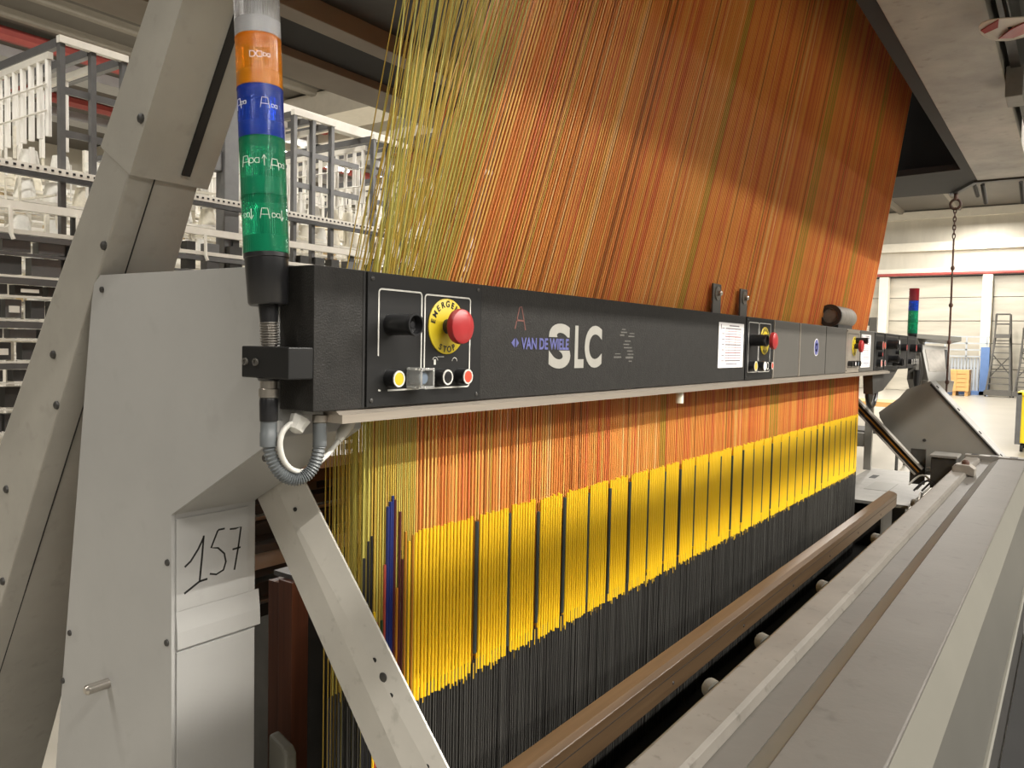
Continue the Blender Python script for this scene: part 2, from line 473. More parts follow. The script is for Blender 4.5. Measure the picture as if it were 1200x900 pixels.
def emergency(x, z, s=1.0, yc='yellow', cap='red'):
    e = obj('emergency_stop', MB().lathe([(0.013 * s, 0), (0.013 * s, 0.024 * s)], (x, -0.004, z), (0, -1, 0), 18), M['dark'], B, label='red mushroom emergency stop button on a yellow disc')
    obj('yellow_disc', MB().lathe([(0.048 * s, 0), (0.048 * s, 0.002), (0.047 * s, 0.0026), (0.014 * s, 0.0026)], (x, -0.004, z), (0, -1, 0), 36), M[yc], e)
    obj('mushroom_cap', MB().lathe([(0.018 * s, 0.022 * s), (0.0295 * s, 0.026 * s), (0.0305 * s, 0.031 * s), (0.029 * s, 0.038 * s), (0.022 * s, 0.0415 * s), (0.010 * s, 0.043 * s)], (x, -0.004, z), (0, -1, 0), 30), M[cap], e)
    mb = MB()
    yy = -0.0068
    for word, a0, step, flip in (('EMERGENCY', 168, -19.5, False), ('STOP', 243, 17.5, True)):
        for i, ch in enumerate(word):
            a = math.radians(a0 + i * step)
            rr = (0.0335 if not flip else 0.0445) * s
            rad = Vector((math.cos(a), 0, math.sin(a)))
            up = rad if not flip else -rad
            right = Vector((up.z, 0, -up.x))
            mb = join(mb, text_mb(ch, 0.0148 * s, Vector((x, yy, z)) + rad * rr, right, up, 0.0004, 0.95, 0.0004 * s, 'CENTER'))
    obj('lettering', mb, M['black_ink'], e)

def selector(x, z, s=1.0):
    mb = MB().lathe([(0.017 * s, 0), (0.0165 * s, 0.045), (0.0175 * s, 0.047), (0.0175 * s, 0.055), (0.0145 * s, 0.055), (0.0135 * s, 0.042), (0.006 * s, 0.042), (0.005 * s, 0.047)], (x, -0.004, z), (0, -1, 0), 24)
    obj('selector_switch', mb, M['black'], B)

def frame_lines(x0, x1, z0, z1, y, gaps=()):
    mb = MB(); r = 0.006; w = 0.0026
    n = (0, -1, 0)
    pts = [(x0, y, z1 - r)] + arc(x0 + r, z1 - r, r, math.pi, math.pi / 2, 4, y) + arc(x1 - r, z1 - r, r, math.pi / 2, 0, 4, y) + arc(x1 - r, z0 + r, r, 0, -math.pi / 2, 4, y)
    mb.ribbon(pts, w, n, 0.0004)
    if not gaps:
        mb.ribbon([(x1 - r, y, z0)] + arc(x0 + r, z0 + r, r, -math.pi / 2, -math.pi, 4, y) + [(x0, y, z1 - r)], w, n, 0.0004)
    else:
        mb.ribbon([(x1 - r, y, z0), (x0 + 0.022, y, z0)], w, n, 0.0004)
        mb.ribbon([(x0 + 0.006, y, z0), (x0 + 0.001, y, z0 + 0.001)], w, n, 0.0004)
        mb.ribbon([(x0, y, z1 - r), (x0, y, z0 + 0.055)], w, n, 0.0004)
    return mb

def faceplate(x0, x1, m='black_plate'):
    f = obj('face_plate', MB().box(x0, x1, -0.004, 0.0, 1.397, 1.6065), M[m], B, bevel=0.0008)
    for x in (x0 + 0.010, x1 - 0.010):
        for z in (1.407, 1.597):
            obj('screw', MB().lathe([(0.0038, 0), (0.0038, 0.001), (0.0016, 0.0022)], (x, -0.004, z), (0, -1, 0), 10), M['dark'], f)
    return f
f1 = faceplate(0.102, 0.388)
obj('frame_line', frame_lines(0.126, 0.226, 1.422, 1.582, -0.004, (1,)), M['white_ink'], f1)
obj('frame_line', frame_lines(0.234, 0.356, 1.422, 1.580, -0.004), M['white_ink'], f1)
mb = MB().ribbon(arc(0.262, 1.468, 0.007, 2.8, 0.2, 6, -0.004), 0.0008, (0, -1, 0), 0.0003).box(0.2585, 0.2635, -0.0044, -0.004, 1.462, 1.471)
mb.ribbon([(0.268, -0.004, 1.4755), (0.285, -0.004, 1.4755)], 0.0008, (0, -1, 0), 0.0003)
mb.ribbon(arc(0.314, 1.467, 0.007, 3.0, 0.1, 6, -0.004), 0.0008, (0, -1, 0), 0.0003)
obj('pictogram', mb, M['white_ink'], f1)
selector(0.153, 1.527)
emergency(0.290, 1.528)
push_button(0.152, 1.441, 'yellow', 'white_ink')
g = obj('guarded_button', MB().lathe([(0.011, 0), (0.011, 0.022), (0.009, 0.024)], (0.208, -0.004, 1.441), (0, -1, 0), 20), M['bluegrey'], B, label='blue grey button inside a clear plastic guard')
mb = MB()
for a, b, c, d in ((0.191, 0.225, 1.424, 1.428), (0.191, 0.225, 1.454, 1.458), (0.191, 0.195, 1.428, 1.454), (0.221, 0.225, 1.428, 1.454)):
    mb.box(a, b, -0.036, -0.004, c, d)
obj('clear_guard', mb, M['clear'], g, bevel=0.0008)
push_button(0.272, 1.441, 'black', 'white_ink')
push_button(0.327, 1.441, 'redb', 'white_ink')

def beam_text(body, x0, x1, z0, size, mat, bold, name='lettering', label=None):
    mb = text_mb(body, size, (0, 0, 0), (1, 0, 0), (0, 0, 1), 0.0004, 1.0, bold)
    xs = [p[0] for p in mb.v]; a, b = min(xs), max(xs)
    k = (x1 - x0) / (b - a)
    mb.v = [(x0 + (p[0] - a) * k, p[1] - 0.0025, p[2] + z0) for p in mb.v]
    return obj(name, mb, M[mat], B, label=label)
beam_text('S', 0.6215, 0.709, 1.4555, 0.124, 'grey_ink', 0.0042, label='large silver letters on the beam front')
beam_text('L', 0.727, 0.766, 1.4545, 0.124, 'grey_ink', 0.0042)
beam_text('C', 0.770, 0.848, 1.4555, 0.124, 'grey_ink', 0.0042)
obj('ink_band', MB().box(0.618, 0.708, -0.0031, -0.0025, 1.4885, 1.5165), M['black_tex'], B)
mbv = text_mb('VAN DE WIELE', 0.0315, (0, 0, 0), (1, 0, 0), (0, 0, 1), 0.0004, 1.0, 0.0009)
xs = [p[0] for p in mbv.v]
k = (0.700 - 0.520) / (max(xs) - min(xs))
mbv.v = [(0.520 + (p[0] - min(xs)) * k, p[1] - 0.0032, p[2] + 1.491) for p in mbv.v]
y = -0.0026
mbv.add([(0.487, y, 1.5025), (0.499, y, 1.512), (0.499, y, 1.493), (0.487, y - .0004, 1.5025), (0.499, y - .0004, 1.512), (0.499, y - .0004, 1.493)], [(0, 1, 2), (3, 5, 4), (0, 3, 4, 1), (1, 4, 5, 2), (2, 5, 3, 0)])
mbv.add([(0.503, y, 1.512), (0.513, y, 1.5025), (0.503, y, 1.493), (0.503, y - .0004, 1.512), (0.513, y - .0004, 1.5025), (0.503, y - .0004, 1.493)], [(0, 1, 2), (3, 5, 4), (0, 3, 4, 1), (1, 4, 5, 2), (2, 5, 3, 0)])
obj('lettering', mbv, M['blue_ink'], B, label='blue block letters and small emblem partly over the silver letters')
mb = MB()
mb.ribbon([(0.499, y, 1.530), (0.513, y, 1.572), (0.520, y, 1.574), (0.535, y, 1.528)], 0.003, (0, -1, 0), 0.0003)
mb.ribbon([(0.503, y, 1.547), (0.529, y, 1.546)], 0.003, (0, -1, 0), 0.0003)
obj('marker_letter', mb, M['pink_ink'], B, label='faded red hand drawn letter A')
mb = MB()
for xa, xb, z, wd in ((0.945, 0.965, 1.541, .002), (0.94, 0.972, 1.534, .003), (0.936, 0.958, 1.527, .004), (0.985, 1.012, 1.532, .002), (0.98, 1.012, 1.525, .003),
                      (0.962, 0.992, 1.513, .003), (0.955, 0.985, 1.505, .003), (0.958, 1.0, 1.497, .003), (0.975, 1.005, 1.489, .003), (0.978, 1.01, 1.481, .003), (0.914, 0.942, 1.482, .002),
                      (0.908, 0.945, 1.474, .004), (0.968, 1.008, 1.473, .005), (0.985, 1.003, 1.464, .003)):
    mb.ribbon([(xa, y, z), (xb, y, z)], wd, (0, -1, 0), 0.0003)
obj('worn_print', mb, M['faint_ink'], B, label='worn off stencil of short silver dashes')
def paper(x0, x1, z0, z1, tilt=0.0):
    p = obj('paper_sheet', MB().prism([(x0, z0), (x1, z0), (x1, z1 + tilt), (x0, z1 + tilt)], -0.0042, -0.003, 'y'), M['paper'], B, label='white printed sheet taped to the beam')
    mb = MB(); w = x1 - x0; yy = -0.0042
    for i in range(13):
        z = z1 - 0.018 - i * (z1 - z0 - 0.04) / 12
        mb.ribbon([(x0 + w * 0.26, yy, z), (x0 + w * 0.88, yy, z)], 0.0022 if i % 3 else 0.004, (0, -1, 0), 0.0002, i % 2)
        if i % 2 == 0:
            mb.ribbon([(x0 + w * 0.12, yy, z), (x0 + w * 0.22, yy, z)], 0.003, (0, -1, 0), 0.0002, 0)
    for q in (0.26, 0.40, 0.66, 0.88):
        mb.ribbon([(x0 + w * q, yy, z1 - 0.018), (x0 + w * q, yy, z0 + 0.025)], 0.002, (0, -1, 0), 0.0002, 1)
    mb.ribbon([(x0 + w * 0.4, yy, z1 - 0.009), (x0 + w * 0.8, yy, z1 - 0.009)], 0.004, (0, -1, 0), 0.0002, 0)
    mb.ribbon([(x0 + w * 0.08, yy, z1 - 0.006), (x0 + w * 0.08, yy, z1 - 0.022)], 0.006, (0, -1, 0), 0.0002, 0)
    mb.ribbon([(x0 + w * 0.3, yy, z0 + 0.012), (x0 + w * 0.75, yy, z0 + 0.012)], 0.003, (0, -1, 0), 0.0002, 0)
    obj('printed_table', mb, [M['print'], M['printr']], p)
paper(1.578, 1.800, 1.440, 1.581)
paper(3.555, 3.780, 1.418, 1.588)
# second button panel
f2 = faceplate(1.828, 2.115)
obj('frame_line', frame_lines(1.850, 1.950, 1.422, 1.590, -0.004), M['white_ink'], f2)
obj('frame_line', frame_lines(1.957, 2.080, 1.422, 1.590, -0.004), M['white_ink'], f2)
obj('edge_strip', MB().box(2.117, 2.125, -0.006, 0, 1.396, 1.606), M['alu'], B)
selector(1.876, 1.530, 1.15)
emergency(2.015, 1.530)
push_button(1.872, 1.443, 'yellow', 'white_ink', 0.016)
push_button(1.935, 1.443, 'paper', 'white_ink', 0.015, 0.03)
push_button(1.995, 1.443, 'black', 'white_ink')
push_button(2.050, 1.443, 'redb', 'white_ink')
# round emblem on the grey cover
e = obj('emblem', MB().lathe([(0.036, 0), (0.036, 0.0006)], (2.70, -0.004, 1.513), (0, -1, 0), 30), M['paper'], B, label='oval white and blue sticker')
obj('emblem_ring', MB().lathe([(0.033, 0), (0.033, 0.0004), (0.019, 0.0004), (0.019, 0)], (2.70, -0.0046, 1.513), (0, -1, 0), 30), M['blue_ink'], e)
obj('emblem_mark', MB().lathe([(0.012, 0), (0.012, 0.0004)], (2.70, -0.0046, 1.513), (0, -1, 0), 4), M['blue_ink'], e)
# far panels
f3 = faceplate(3.238, 3.522, 'alu')
obj('frame_line', frame_lines(3.265, 3.49, 1.422, 1.585, -0.004), M['black_ink'], f3)
emergency(3.40, 1.525, 1.0, 'yellow')
selector(3.43, 1.553, 0.9)
for x, c in ((3.29, 'black'), (3.35, 'paper'), (3.41, 'bluegrey'), (3.46, 'black')):
    push_button(x, 1.440, c, 'black')
for (x0, x1) in ((3.880, 4.150), (4.165, 4.600), (4.612, 4.900), (4.914, 5.250)):
    fp = faceplate(x0, x1)
    obj('frame_line', frame_lines(x0 + 0.03, x1 - 0.03, 1.42, 1.59, -0.004), M['faint_ink'], fp)
push_button(3.95, 1.535, 'red', 'alu', 0.022, 0.03); push_button(4.06, 1.535, 'redb', 'alu', 0.02)
push_button(4.0, 1.487, 'red', 'dark', 0.014); push_button(3.98, 1.437, 'redb', 'white_ink', 0.02); push_button(4.08, 1.437, 'red', 'white_ink', 0.016)
selector(4.25, 1.545, 1.7); selector(4.30, 1.46, 1.3); selector(4.44, 1.44, 1.4)
push_button(4.40, 1.545, 'paper', 'alu', 0.012); push_button(4.50, 1.56, 'paper', 'white_ink', 0.012); push_button(4.52, 1.50, 'lens_green', 'alu', 0.012)
push_button(4.70, 1.53, 'red', 'dark', 0.02, 0.03); push_button(4.80, 1.53, 'black', 'dark', 0.018); push_button(4.70, 1.44, 'black', 'dark', 0.02)
push_button(5.03, 1.53, 'red', 'dark', 0.024, 0.035); push_button(5.16, 1.53, 'black', 'dark', 0.026, 0.05)
for x in (4.98, 5.06, 5.14, 5.21):
    push_button(x, 1.44, 'black', 'white_ink', 0.016)
for x in (1.689, 1.940):
    b = obj('upright_bracket', MB().box(x - 0.034, x + 0.034, 0.048, 0.054, 1.55, 1.706), M['grey_cover'], B, bevel=0.001)
    obj('bolt', MB().lathe([(0.022, 0), (0.022, 0.004), (0.009, 0.004), (0.009, 0.014), (0.005, 0.017)], (x, 0.048, 1.676), (0, -1, 0), 16), M['steel'], b)
m = obj('drive_motor', MB().lathe([(0.030, 0), (0.046, 0.004), (0.050, 0.02), (0.050, 0.30), (0.046, 0.33), (0.02, 0.335)], (3.08, 0.037, 1.662), (1, 0, 0), 28), M['motor'], B, label='dusty grey cylindrical motor standing on the beam top')
obj('motor_foot', MB().box(3.1, 3.38, 0.005, 0.07, 1.606, 1.625), M['dark'], m)
obj('motor_flange', MB().lathe([(0.052, 0), (0.052, 0.018), (0.034, 0.018), (0.034, 0.004), (0.012, 0.004)], (3.085, 0.037, 1.662), (-1, 0, 0), 24), M['dark'], m)
obj('end_bracket', MB().prism([(3.98, 1.394), (4.75, 1.394), (4.62, 1.35), (4.3, 1.275), (4.02, 1.262)], 0.02, 0.07, 'y'), M['dark'], B)
obj('cable_loop', MB().tube([(4.35 + 0.13 * math.cos(a), 0.09, 1.27 + 0.10 * math.sin(a)) for a in [math.pi * (0.9 + i * 0.1) for i in range(13)]], 0.013, 8), M['black'], B)
t = obj('sensor_tube', MB().tube([(1.335, 0.012, 1.376), (1.335, 0.012, 1.343)], 0.011, 14), M['sensor'], B, label='small white sensor tube under the rail')

# ================================================================== SIGNAL TOWERS
def wrap(pts, R, a0, z0, s):
    """flat stroke coordinates (u right, v up) wound on a cylinder of radius R around angle a0"""
    return [(R * math.cos(a0 + u * s / R), R * math.sin(a0 + u * s / R), z0 + v * s) for u, v in pts]
SYM_A = [[(-.45, -.5), (-.28, .5), (.28, .5), (.45, -.5)], [(-.38, -.1), (.38, -.1)]]
SYM_X = [[(-.6, .28), (-.2, .28), (.2, -.28), (.6, -.28)], [(-.6, -.28), (-.2, -.28), (.2, .28), (.6, .28)], [(-.6, .28), (-.6, -.28)], [(.6, .28), (.6, -.28)]]
SYM_UP = [[(0, -.5), (0, .5)], [(-.22, .15), (0, .55), (.22, .15)]]
SYM_DN = [[(0, .5), (0, -.5)], [(-.22, -.15), (0, -.55), (.22, -.15)]]
def signal_tower(loc, tilt, lab, segs, full=True):
    t = thing('signal_tower', loc, lab, 'signal light')
    t.rotation_euler = (tilt, 0, 0)
    def part(name, mb, m, par=None):
        o = obj(name, mb, m, par or t, local='zero')
        o.location = (0, 0, 0)
        return o
    if full:
        mb = MB()
        mb.tube([(0, 0, 0), (0, 0, 0.036)], 0.0105, 16)
        for i in range(9):
            z = 0.002 + i * 0.0038
            mb.lathe([(0.0112, 0), (0.0138, 0.0009), (0.0138, 0.0021), (0.0112, 0.003)], (0, 0, z), (0, 0, 1), 20)
        part('spring_mount', mb, M['steel'])
        part('neck', MB().lathe([(0.0125, 0.035), (0.0145, 0.062)], (0, 0, 0), (0, 0, 1), 24), M['black'])
    part('base_cup', MB().lathe([(0.0265, 0.060), (0.0285, 0.063), (0.0308, 0.127), (0.0322, 0.128), (0.0322, 0.134)], (0, 0, 0), (0, 0, 1), 36), M['black'])
    ca = math.atan2(-0.897 - loc[1], -0.769 - loc[0])
    z = 0.134
    for c, hgt, syms in segs:
        R = 0.0322
        if c == 'cap':
            part('top_cap', MB().lathe([(R, z), (R, z + hgt * 0.7), (R * 0.8, z + hgt)], (0, 0, 0), (0, 0, 1), 36), M['lens_clear'])
            continue
        s = part('lens', MB().lathe([(R, z), (R, z + hgt - 0.003), (R * 0.985, z + hgt - 0.0028), (R * 0.985, z + hgt)], (0, 0, 0), (0, 0, 1), 48), M['lens_' + c])
        part('seam_ring', MB().lathe([(R * 0.97, z + hgt - 0.0035), (R * 1.012, z + hgt - 0.003), (R * 1.012, z + hgt - 0.0012), (R * 0.97, z + hgt - 0.0008)], (0, 0, 0), (0, 0, 1), 40), M['lens_' + c], s)
        part('lens_base', MB().lathe([(R * 0.93, z + 0.001), (R * 0.93, z + hgt * 0.30)], (0, 0, 0), (0, 0, 1), 32), M['core'], s)
        part('lamp_socket', MB().lathe([(0.018, z + 0.001), (0.018, z + hgt * 0.3), (0.008, z + hgt * 0.34), (0.008, z + hgt * 0.75), (0.004, z + hgt * 0.8)], (0, 0, 0), (0, 0, 1), 18), M['core'], s)
        if syms:
            mb = MB()
            for sy, u, v, sc in syms:
                for st in sy:
                    dense = []
                    for (a, b), (c2, d) in zip(st, st[1:]):
                        dense += [(a + (c2 - a) * i / 4, b + (d - b) * i / 4) for i in range(4)]
                    dense.append(st[-1])
                    mb.tube(wrap(dense, R + 0.0002, ca + u / R, z + v, sc), 0.0005, 6)
            part('symbol', mb, M['white_ink'], s)
        z += hgt
    return t
W_ = 0.0145
t1 = signal_tower((-0.03, 0.060, 1.489), -0.07, 'signal tower with clear amber blue and green lenses beside the near cabinet',
    [('green', 0.082, [(SYM_A, 0.0, .053, W_), (SYM_X, .016, .051, .010), (SYM_DN, .0255, .052, W_), (SYM_X, -.0285, .052, .010), (SYM_DN, -.0195, .053, W_)]),
     ('green', 0.083, [(SYM_A, -0.026, .046, W_), (SYM_X, -.012, .046, .012), (SYM_UP, 0.002, .046, W_), (SYM_A, .017, .042, W_), (SYM_X, .029, .042, .010)]),
     ('blue', 0.073, [(SYM_A, .006, .045, W_), (SYM_X, .020, .042, .008), (SYM_X, -.026, .046, .008), (SYM_A, -.037, .046, W_)]),
     ('amber', 0.073, [(SYM_X, -.004, .040, .014), (SYM_X, .011, .040, .008)]),
     ('clear', 0.080, None), ('cap', 0.02, None)])
mb = MB().box(-0.045, -0.0005, 0.0, 0.106, 1.443, 1.489)
br = obj('tower_bracket', mb, M['black_plate'], None, 'black bracket block with two socket screws under the near signal tower', 'bracket', bevel=0.002)
for yy in (0.096, 0.072):
    obj('socket_screw', MB().lathe([(0.0056, 0), (0.0056, 0.003), (0.0034, 0.003), (0.0032, 0.001)], (-0.045, yy, 1.466), (-1, 0, 0), 14), M['grey_cover'], br)
obj('grommet', MB().lathe([(0.017, 0), (0.015, 0.004)], (-0.03, 0.062, 1.443), (0, 0, -1), 18), M['black'], br)
t2 = signal_tower((5.36, 0.04, 1.50), 0.0, 'far signal tower with red blue and green lenses behind the beam end',
    [('green', 0.078, None), ('green', 0.078, None), ('blue', 0.07, None), ('red', 0.085, None)], False)

# hose loop and white cable below the near tower
t = thing('cable_conduit', (-0.03, 0.062, 1.30), 'grey corrugated conduit loop hanging under the near signal tower', 'conduit')
obj('plug_nut', MB().lathe([(0.0125, 0), (0.0125, 0.011), (0.0145, 0.012), (0.0145, 0.024), (0.012, 0.025)], (-0.03, 0.062, 1.439), (0, 0, -1), 18), M['steel'], t)
obj('plug_body', MB().lathe([(0.0125, 0), (0.0135, 0.004), (0.0130, 0.034)], (-0.03, 0.062, 1.414), (0, 0, -1), 20), M['black'], t)
obj('sleeve', MB().lathe([(0.0118, 0), (0.0118, 0.016), (0.0125, 0.017), (0.0125, 0.037)], (-0.03, 0.062, 1.380), (0, 0, -1), 20), M['hose'], t)
P0, P1, P2, P3 = Vector((-0.03, 0.062, 1.345)), Vector((-0.022, 0.055, 1.272)), Vector((0.040, 0.032, 1.272)), Vector((0.039, 0.03, 1.352))
def bez(P0, P1, P2, P3, n):
    return [(1 - q) ** 3 * P0 + 3 * (1 - q) ** 2 * q * P1 + 3 * (1 - q) * q * q * P2 + q ** 3 * P3 for q in [i / n for i in range(n + 1)]]
pts = bez(P0, P1, P2, P3, 96)
obj('corrugated_hose', MB().tube(pts, [0.0102 if i % 3 == 0 else (0.0092 if i % 3 == 1 else 0.0084) for i in range(97)], 14), M['hose'], t)
obj('sleeve', MB().tube([(0.039, 0.03, 1.340), (0.039, 0.03, 1.375)], 0.0105, 18), M['hose'], t)
obj('plug_nut', MB().lathe([(0.0095, 0), (0.0115, 0.002), (0.0115, 0.012)], (0.039, 0.03, 1.375), (0, 0, 1), 18), M['steel'], t)
pts = bez(Vector((0.004, 0.045, 1.377)), Vector((-0.05, 0.045, 1.37)), Vector((-0.015, 0.045, 1.275)), Vector((0.045, 0.047, 1.308)), 16)[:-1] + bez(Vector((0.045, 0.047, 1.308)), Vector((0.075, 0.047, 1.322)), Vector((0.085, 0.047, 1.335)), Vector((0.100, 0.047, 1.350)), 8)
t = thing('white_cable', (0.03, 0.045, 1.30), 'white cable looping beside the grey conduit under the beam corner', 'cable')
obj('cord', MB().tube(pts, 0.0042, 10), M['cable'], t)
obj('cable_plug', MB().tube([(0.092, 0.047, 1.342), (0.098, 0.047, 1.352), (0.112, 0.047, 1.366), (0.118, 0.047, 1.374)], [0.006, 0.009, 0.010, 0.009], 10), M['cable'], t)
obj('tape_wrap', MB().lathe([(0.004, 0), (0.012, 0.004), (0.013, 0.012), (0.016, 0.024), (0.010, 0.03)], (0.002, 0.045, 1.362), (0.5, 0, 0.8), 9, smooth=False), M['cable'], t)

# ================================================================== END CABINET
Cb = thing('end_cabinet', (0.09, 0.45, 0), 'tall grey sheet metal end cabinet with sloped overhang and marker number', 'cabinet')
prof = [(0.880, 0.0), (0.775, 0.625), (0.622, 1.56), (0.612, 1.595), (0.590, 1.610), (0.078, 1.608), (0.078, 1.352), (0.360, 1.194), (0.360, 0.0)]
obj('cabinet_body', MB().prism(prof, 0.004, 0.171), M['panel'], Cb, bevel=0.003)
obj('side_panel', MB().prism([(p[0] + (0.003 if p[0] > .4 else -0.001), p[1] + (0.002 if p[1] > 1.5 else 0)) for p in prof], -0.002, 0.004), M['panel'], Cb, bevel=0.001)
for y0, z0 in ((0.085, 1.324), (0.585, 1.585), (0.716, 0.905), (0.745, 0.800), (0.370, 1.109), (0.372, 0.967), (0.372, 0.5)):
    obj('rivet', MB().lathe([(0.006, 0), (0.0055, 0.003), (0.003, 0.0045)], (-0.002, y0, z0), (-1, 0, 0), 10), M['dark'], Cb)
obj('rivet', MB().lathe([(0.006, 0), (0.0055, 0.003), (0.003, 0.0045)], (-0.002, 0.105, 1.318), (-1, 0, 0), 10), M['dark'], Cb)
obj('door_peg', MB().lathe([(0.0095, 0), (0.0095, 0.040), (0.006, 0.044)], (-0.002, 0.570, 0.842), (-1, 0.0, 0), 18), M['steel'], Cb)
# front face details (y = 0.36)
obj('front_strap', MB().prism([(0.3605, 0.952), (0.353, 0.955), (0.354, 0.985), (0.3585, 1.022), (0.3605, 1.022)], 0.006, 0.178), M['panel'], Cb, bevel=0.001)
obj('front_plate', MB().box(0.006, 0.153, 0.3572, 0.3602, 1.022, 1.185), M['panel'], Cb, bevel=0.0006)
obj('lower_door', MB().box(0.006, 0.166, 0.3555, 0.3602, 0.02, 0.950), M['panel'], Cb, bevel=0.001)
y = 0.3572
def fpt(px, pz):      # coordinates on the marked face, in units of the face width and height
    return (0.012 + px * 0.165, y, pz)
mb = MB()
N = (0, -1, 0)
mb.ribbon([fpt(.06, 1.098), fpt(.13, 1.106), fpt(.22, 1.125), fpt(.285, 1.144)], 0.0035, N, 0.0004)
mb.ribbon([fpt(.285, 1.147), fpt(.265, 1.11), fpt(.235, 1.065)], 0.0035, N, 0.0004)
mb.ribbon([fpt(.055, 1.051), fpt(.15, 1.059), fpt(.235, 1.066), fpt(.33, 1.067)], 0.0038, N, 0.0004)
mb.ribbon([fpt(.545, 1.152), fpt(.47, 1.152), fpt(.455, 1.150), fpt(.375, 1.122), fpt(.46, 1.119), fpt(.54, 1.106), fpt(.56, 1.090), fpt(.53, 1.076), fpt(.44, 1.071), fpt(.36, 1.075)], 0.0033, N, 0.0004)
mb.ribbon([fpt(.61, 1.149), fpt(.68, 1.148), fpt(.755, 1.149), fpt(.72, 1.112), fpt(.67, 1.071)], 0.0033, N, 0.0004)
mb.ribbon([fpt(.645, 1.110), fpt(.75, 1.111)], 0.0033, N, 0.0004)
obj('marker_number', mb, M['black_ink'], Cb, label='handwritten black marker number 157')

# ================================================================== NEAR POST AND BRACES
front = [(1.582, 0.0), (1.038, 0.891), (0.653, 1.537), (0.327, 2.054), (0.060, 2.497)]
back = [(0.130, 2.497), (0.402, 2.071), (0.690, 1.701), (1.029, 1.256), (1.996, 0.0)]
Pp = thing('gantry_leg', (0.075, 1.75, 0), 'large leaning grey sheet metal gantry leg behind the near cabinet', 'leg')
mb = MB()
pr = front + back
n_ = len(pr)
mb.add([(0.0, y_, z_) for y_, z_ in pr] + [(0.27 - 0.075 * z_, y_, z_) for y_, z_ in pr],
       [tuple(range(n_))[::-1], tuple(range(n_, 2 * n_))] + [(i, (i + 1) % n_, n_ + (i + 1) % n_, n_ + i) for i in range(n_)])
obj('leg_body', mb, M['post'], Pp, bevel=0.004)
d = (Vector((0, 0.327, 2.054)) - Vector((0, 1.038, 0.891))).normalized()
nn = Vector((0, -d.z, d.y))
def on_front(q, off):
    p = Vector((0, 1.038, 0.891)) + d * q + nn * off
    return (p.y, p.z)
obj('upper_sleeve', MB().prism([on_front(1.05, 0.003), on_front(1.85, 0.003), on_front(1.85, -0.055), on_front(1.05, -0.115)], -0.003, 0.153), M['post'], Pp, bevel=0.001)
obj('rubber_slot', MB().prism([on_front(1.07, 0.008), on_front(1.8, 0.008), on_front(1.8, 0.002), on_front(1.07, 0.002)], 0.090, 0.106), M['dull_black'], Pp)
obj('seam_lip', MB().prism([on_front(-0.9, 0.0015), on_front(1.05, 0.0015), on_front(1.05, -0.001), on_front(-0.9, -0.001)], 0.045, 0.0465), M['dull_black'], Pp)
for q, off in ((1.15, -0.012), (0.90, -0.014), (0.62, -0.075), (0.54, -0.012), (0.06, -0.016), (0.25, -0.105)):
    p = on_front(q, off)
    obj('bolt', MB().lathe([(0.009, 0), (0.008, 0.004), (0.004, 0.0065)], (-0.003 if q > 1.05 else 0.0, p[0], p[1]), (-1, 0, 0), 10), M['dark'], Pp)
t = thing('foot_plate', (0.37, 1.27, 0.1), 'pale perforated metal strip between cabinet and leaning leg near the floor', 'plate')
obj('strip', MB().box(0.36, 0.38, 1.15, 1.40, 0.10, 0.62), M['plate'], t)
obj('slot_hole', MB().lathe([(0.012, 0), (0.012, 0.002)], (0.36, 1.23, 0.50), (-1, 0, 0), 10), M['dull_black'], t)

def brace(name, X, dx, top, lab, mat, L=1.62):
    t = thing(name, (X, -0.25, 0), lab, 'brace')
    # three lines in the YZ plane: left edge, crease, right edge
    a0, a1 = Vector((X, 0.392, 1.222)), Vector((X, 0.044, 0.773))
    m0, m1 = Vector((X - dx, 0.259, 1.168)), Vector((X - dx, -0.025, 0.796))
    b0, b1 = Vector((X + 0.004, 0.255, 1.257)), Vector((X + 0.004, -0.107, 0.824))
    def ext(p, q, z):
        k = (z - p.z) / (q.z - p.z)
        return p + (q - p) * k
    rows = []
    for z in (top, 0.25):
        rows.append([ext(a0, a1, z), ext(m0, m1, z), ext(b0, b1, z)])
    for nm, i, j in (('flange', 0, 1), ('flange', 1, 2)):
        mb = MB()
        p, q, r, s = rows[0][i], rows[0][j], rows[1][j], rows[1][i]
        e = Vector((0.004, 0, 0))
        mb.add([p, q, r, s, p + e, q + e, r + e, s + e], [(0, 1, 2, 3), (7, 6, 5, 4), (0, 4, 5, 1), (1, 5, 6, 2), (2, 6, 7, 3), (3, 7, 4, 0)])
        obj(nm, mb, mat, t)
    return t, rows
tb, rows = brace('diagonal_brace', 0.183, 0.010, 1.25, 'pale grey folded steel brace slanting down beside the near cabinet', M['brace'])
def brace_pt(z, f):
    def ext(p, q): return p + (q - p) * ((z - p.z) / (q.z - p.z))
    m, b = ext(rows[0][1], rows[1][1]), ext(rows[0][2], rows[1][2])
    return m + (b - m) * f
for z, f, r, mt in ((0.96, 0.55, 0.0042, 'dull_black'), (0.935, 0.55, 0.0085, 'dark'), (0.91, 0.55, 0.0042, 'dull_black'), (0.815, 0.6, 0.0042, 'dull_black'), (1.19, .3, .004, 'dull_black')):
    p = brace_pt(z, f)
    obj('bolt' if r > .005 else 'bolt_hole', MB().lathe([(r, -0.004), (r, 0.0022), (r * 0.55, 0.004 if r > .005 else 0.0022)], p, (-1, 0, 0), 14), M[mt], tb)
t = thing('brown_board', (0.29, 0.437, 0.2), 'upright red brown board pair behind the pale near brace', 'board')
obj('board_strip', MB().box(0.292, 0.330, 0.438, 0.478, 0.2, 0.99), M['board'], t, bevel=0.002)
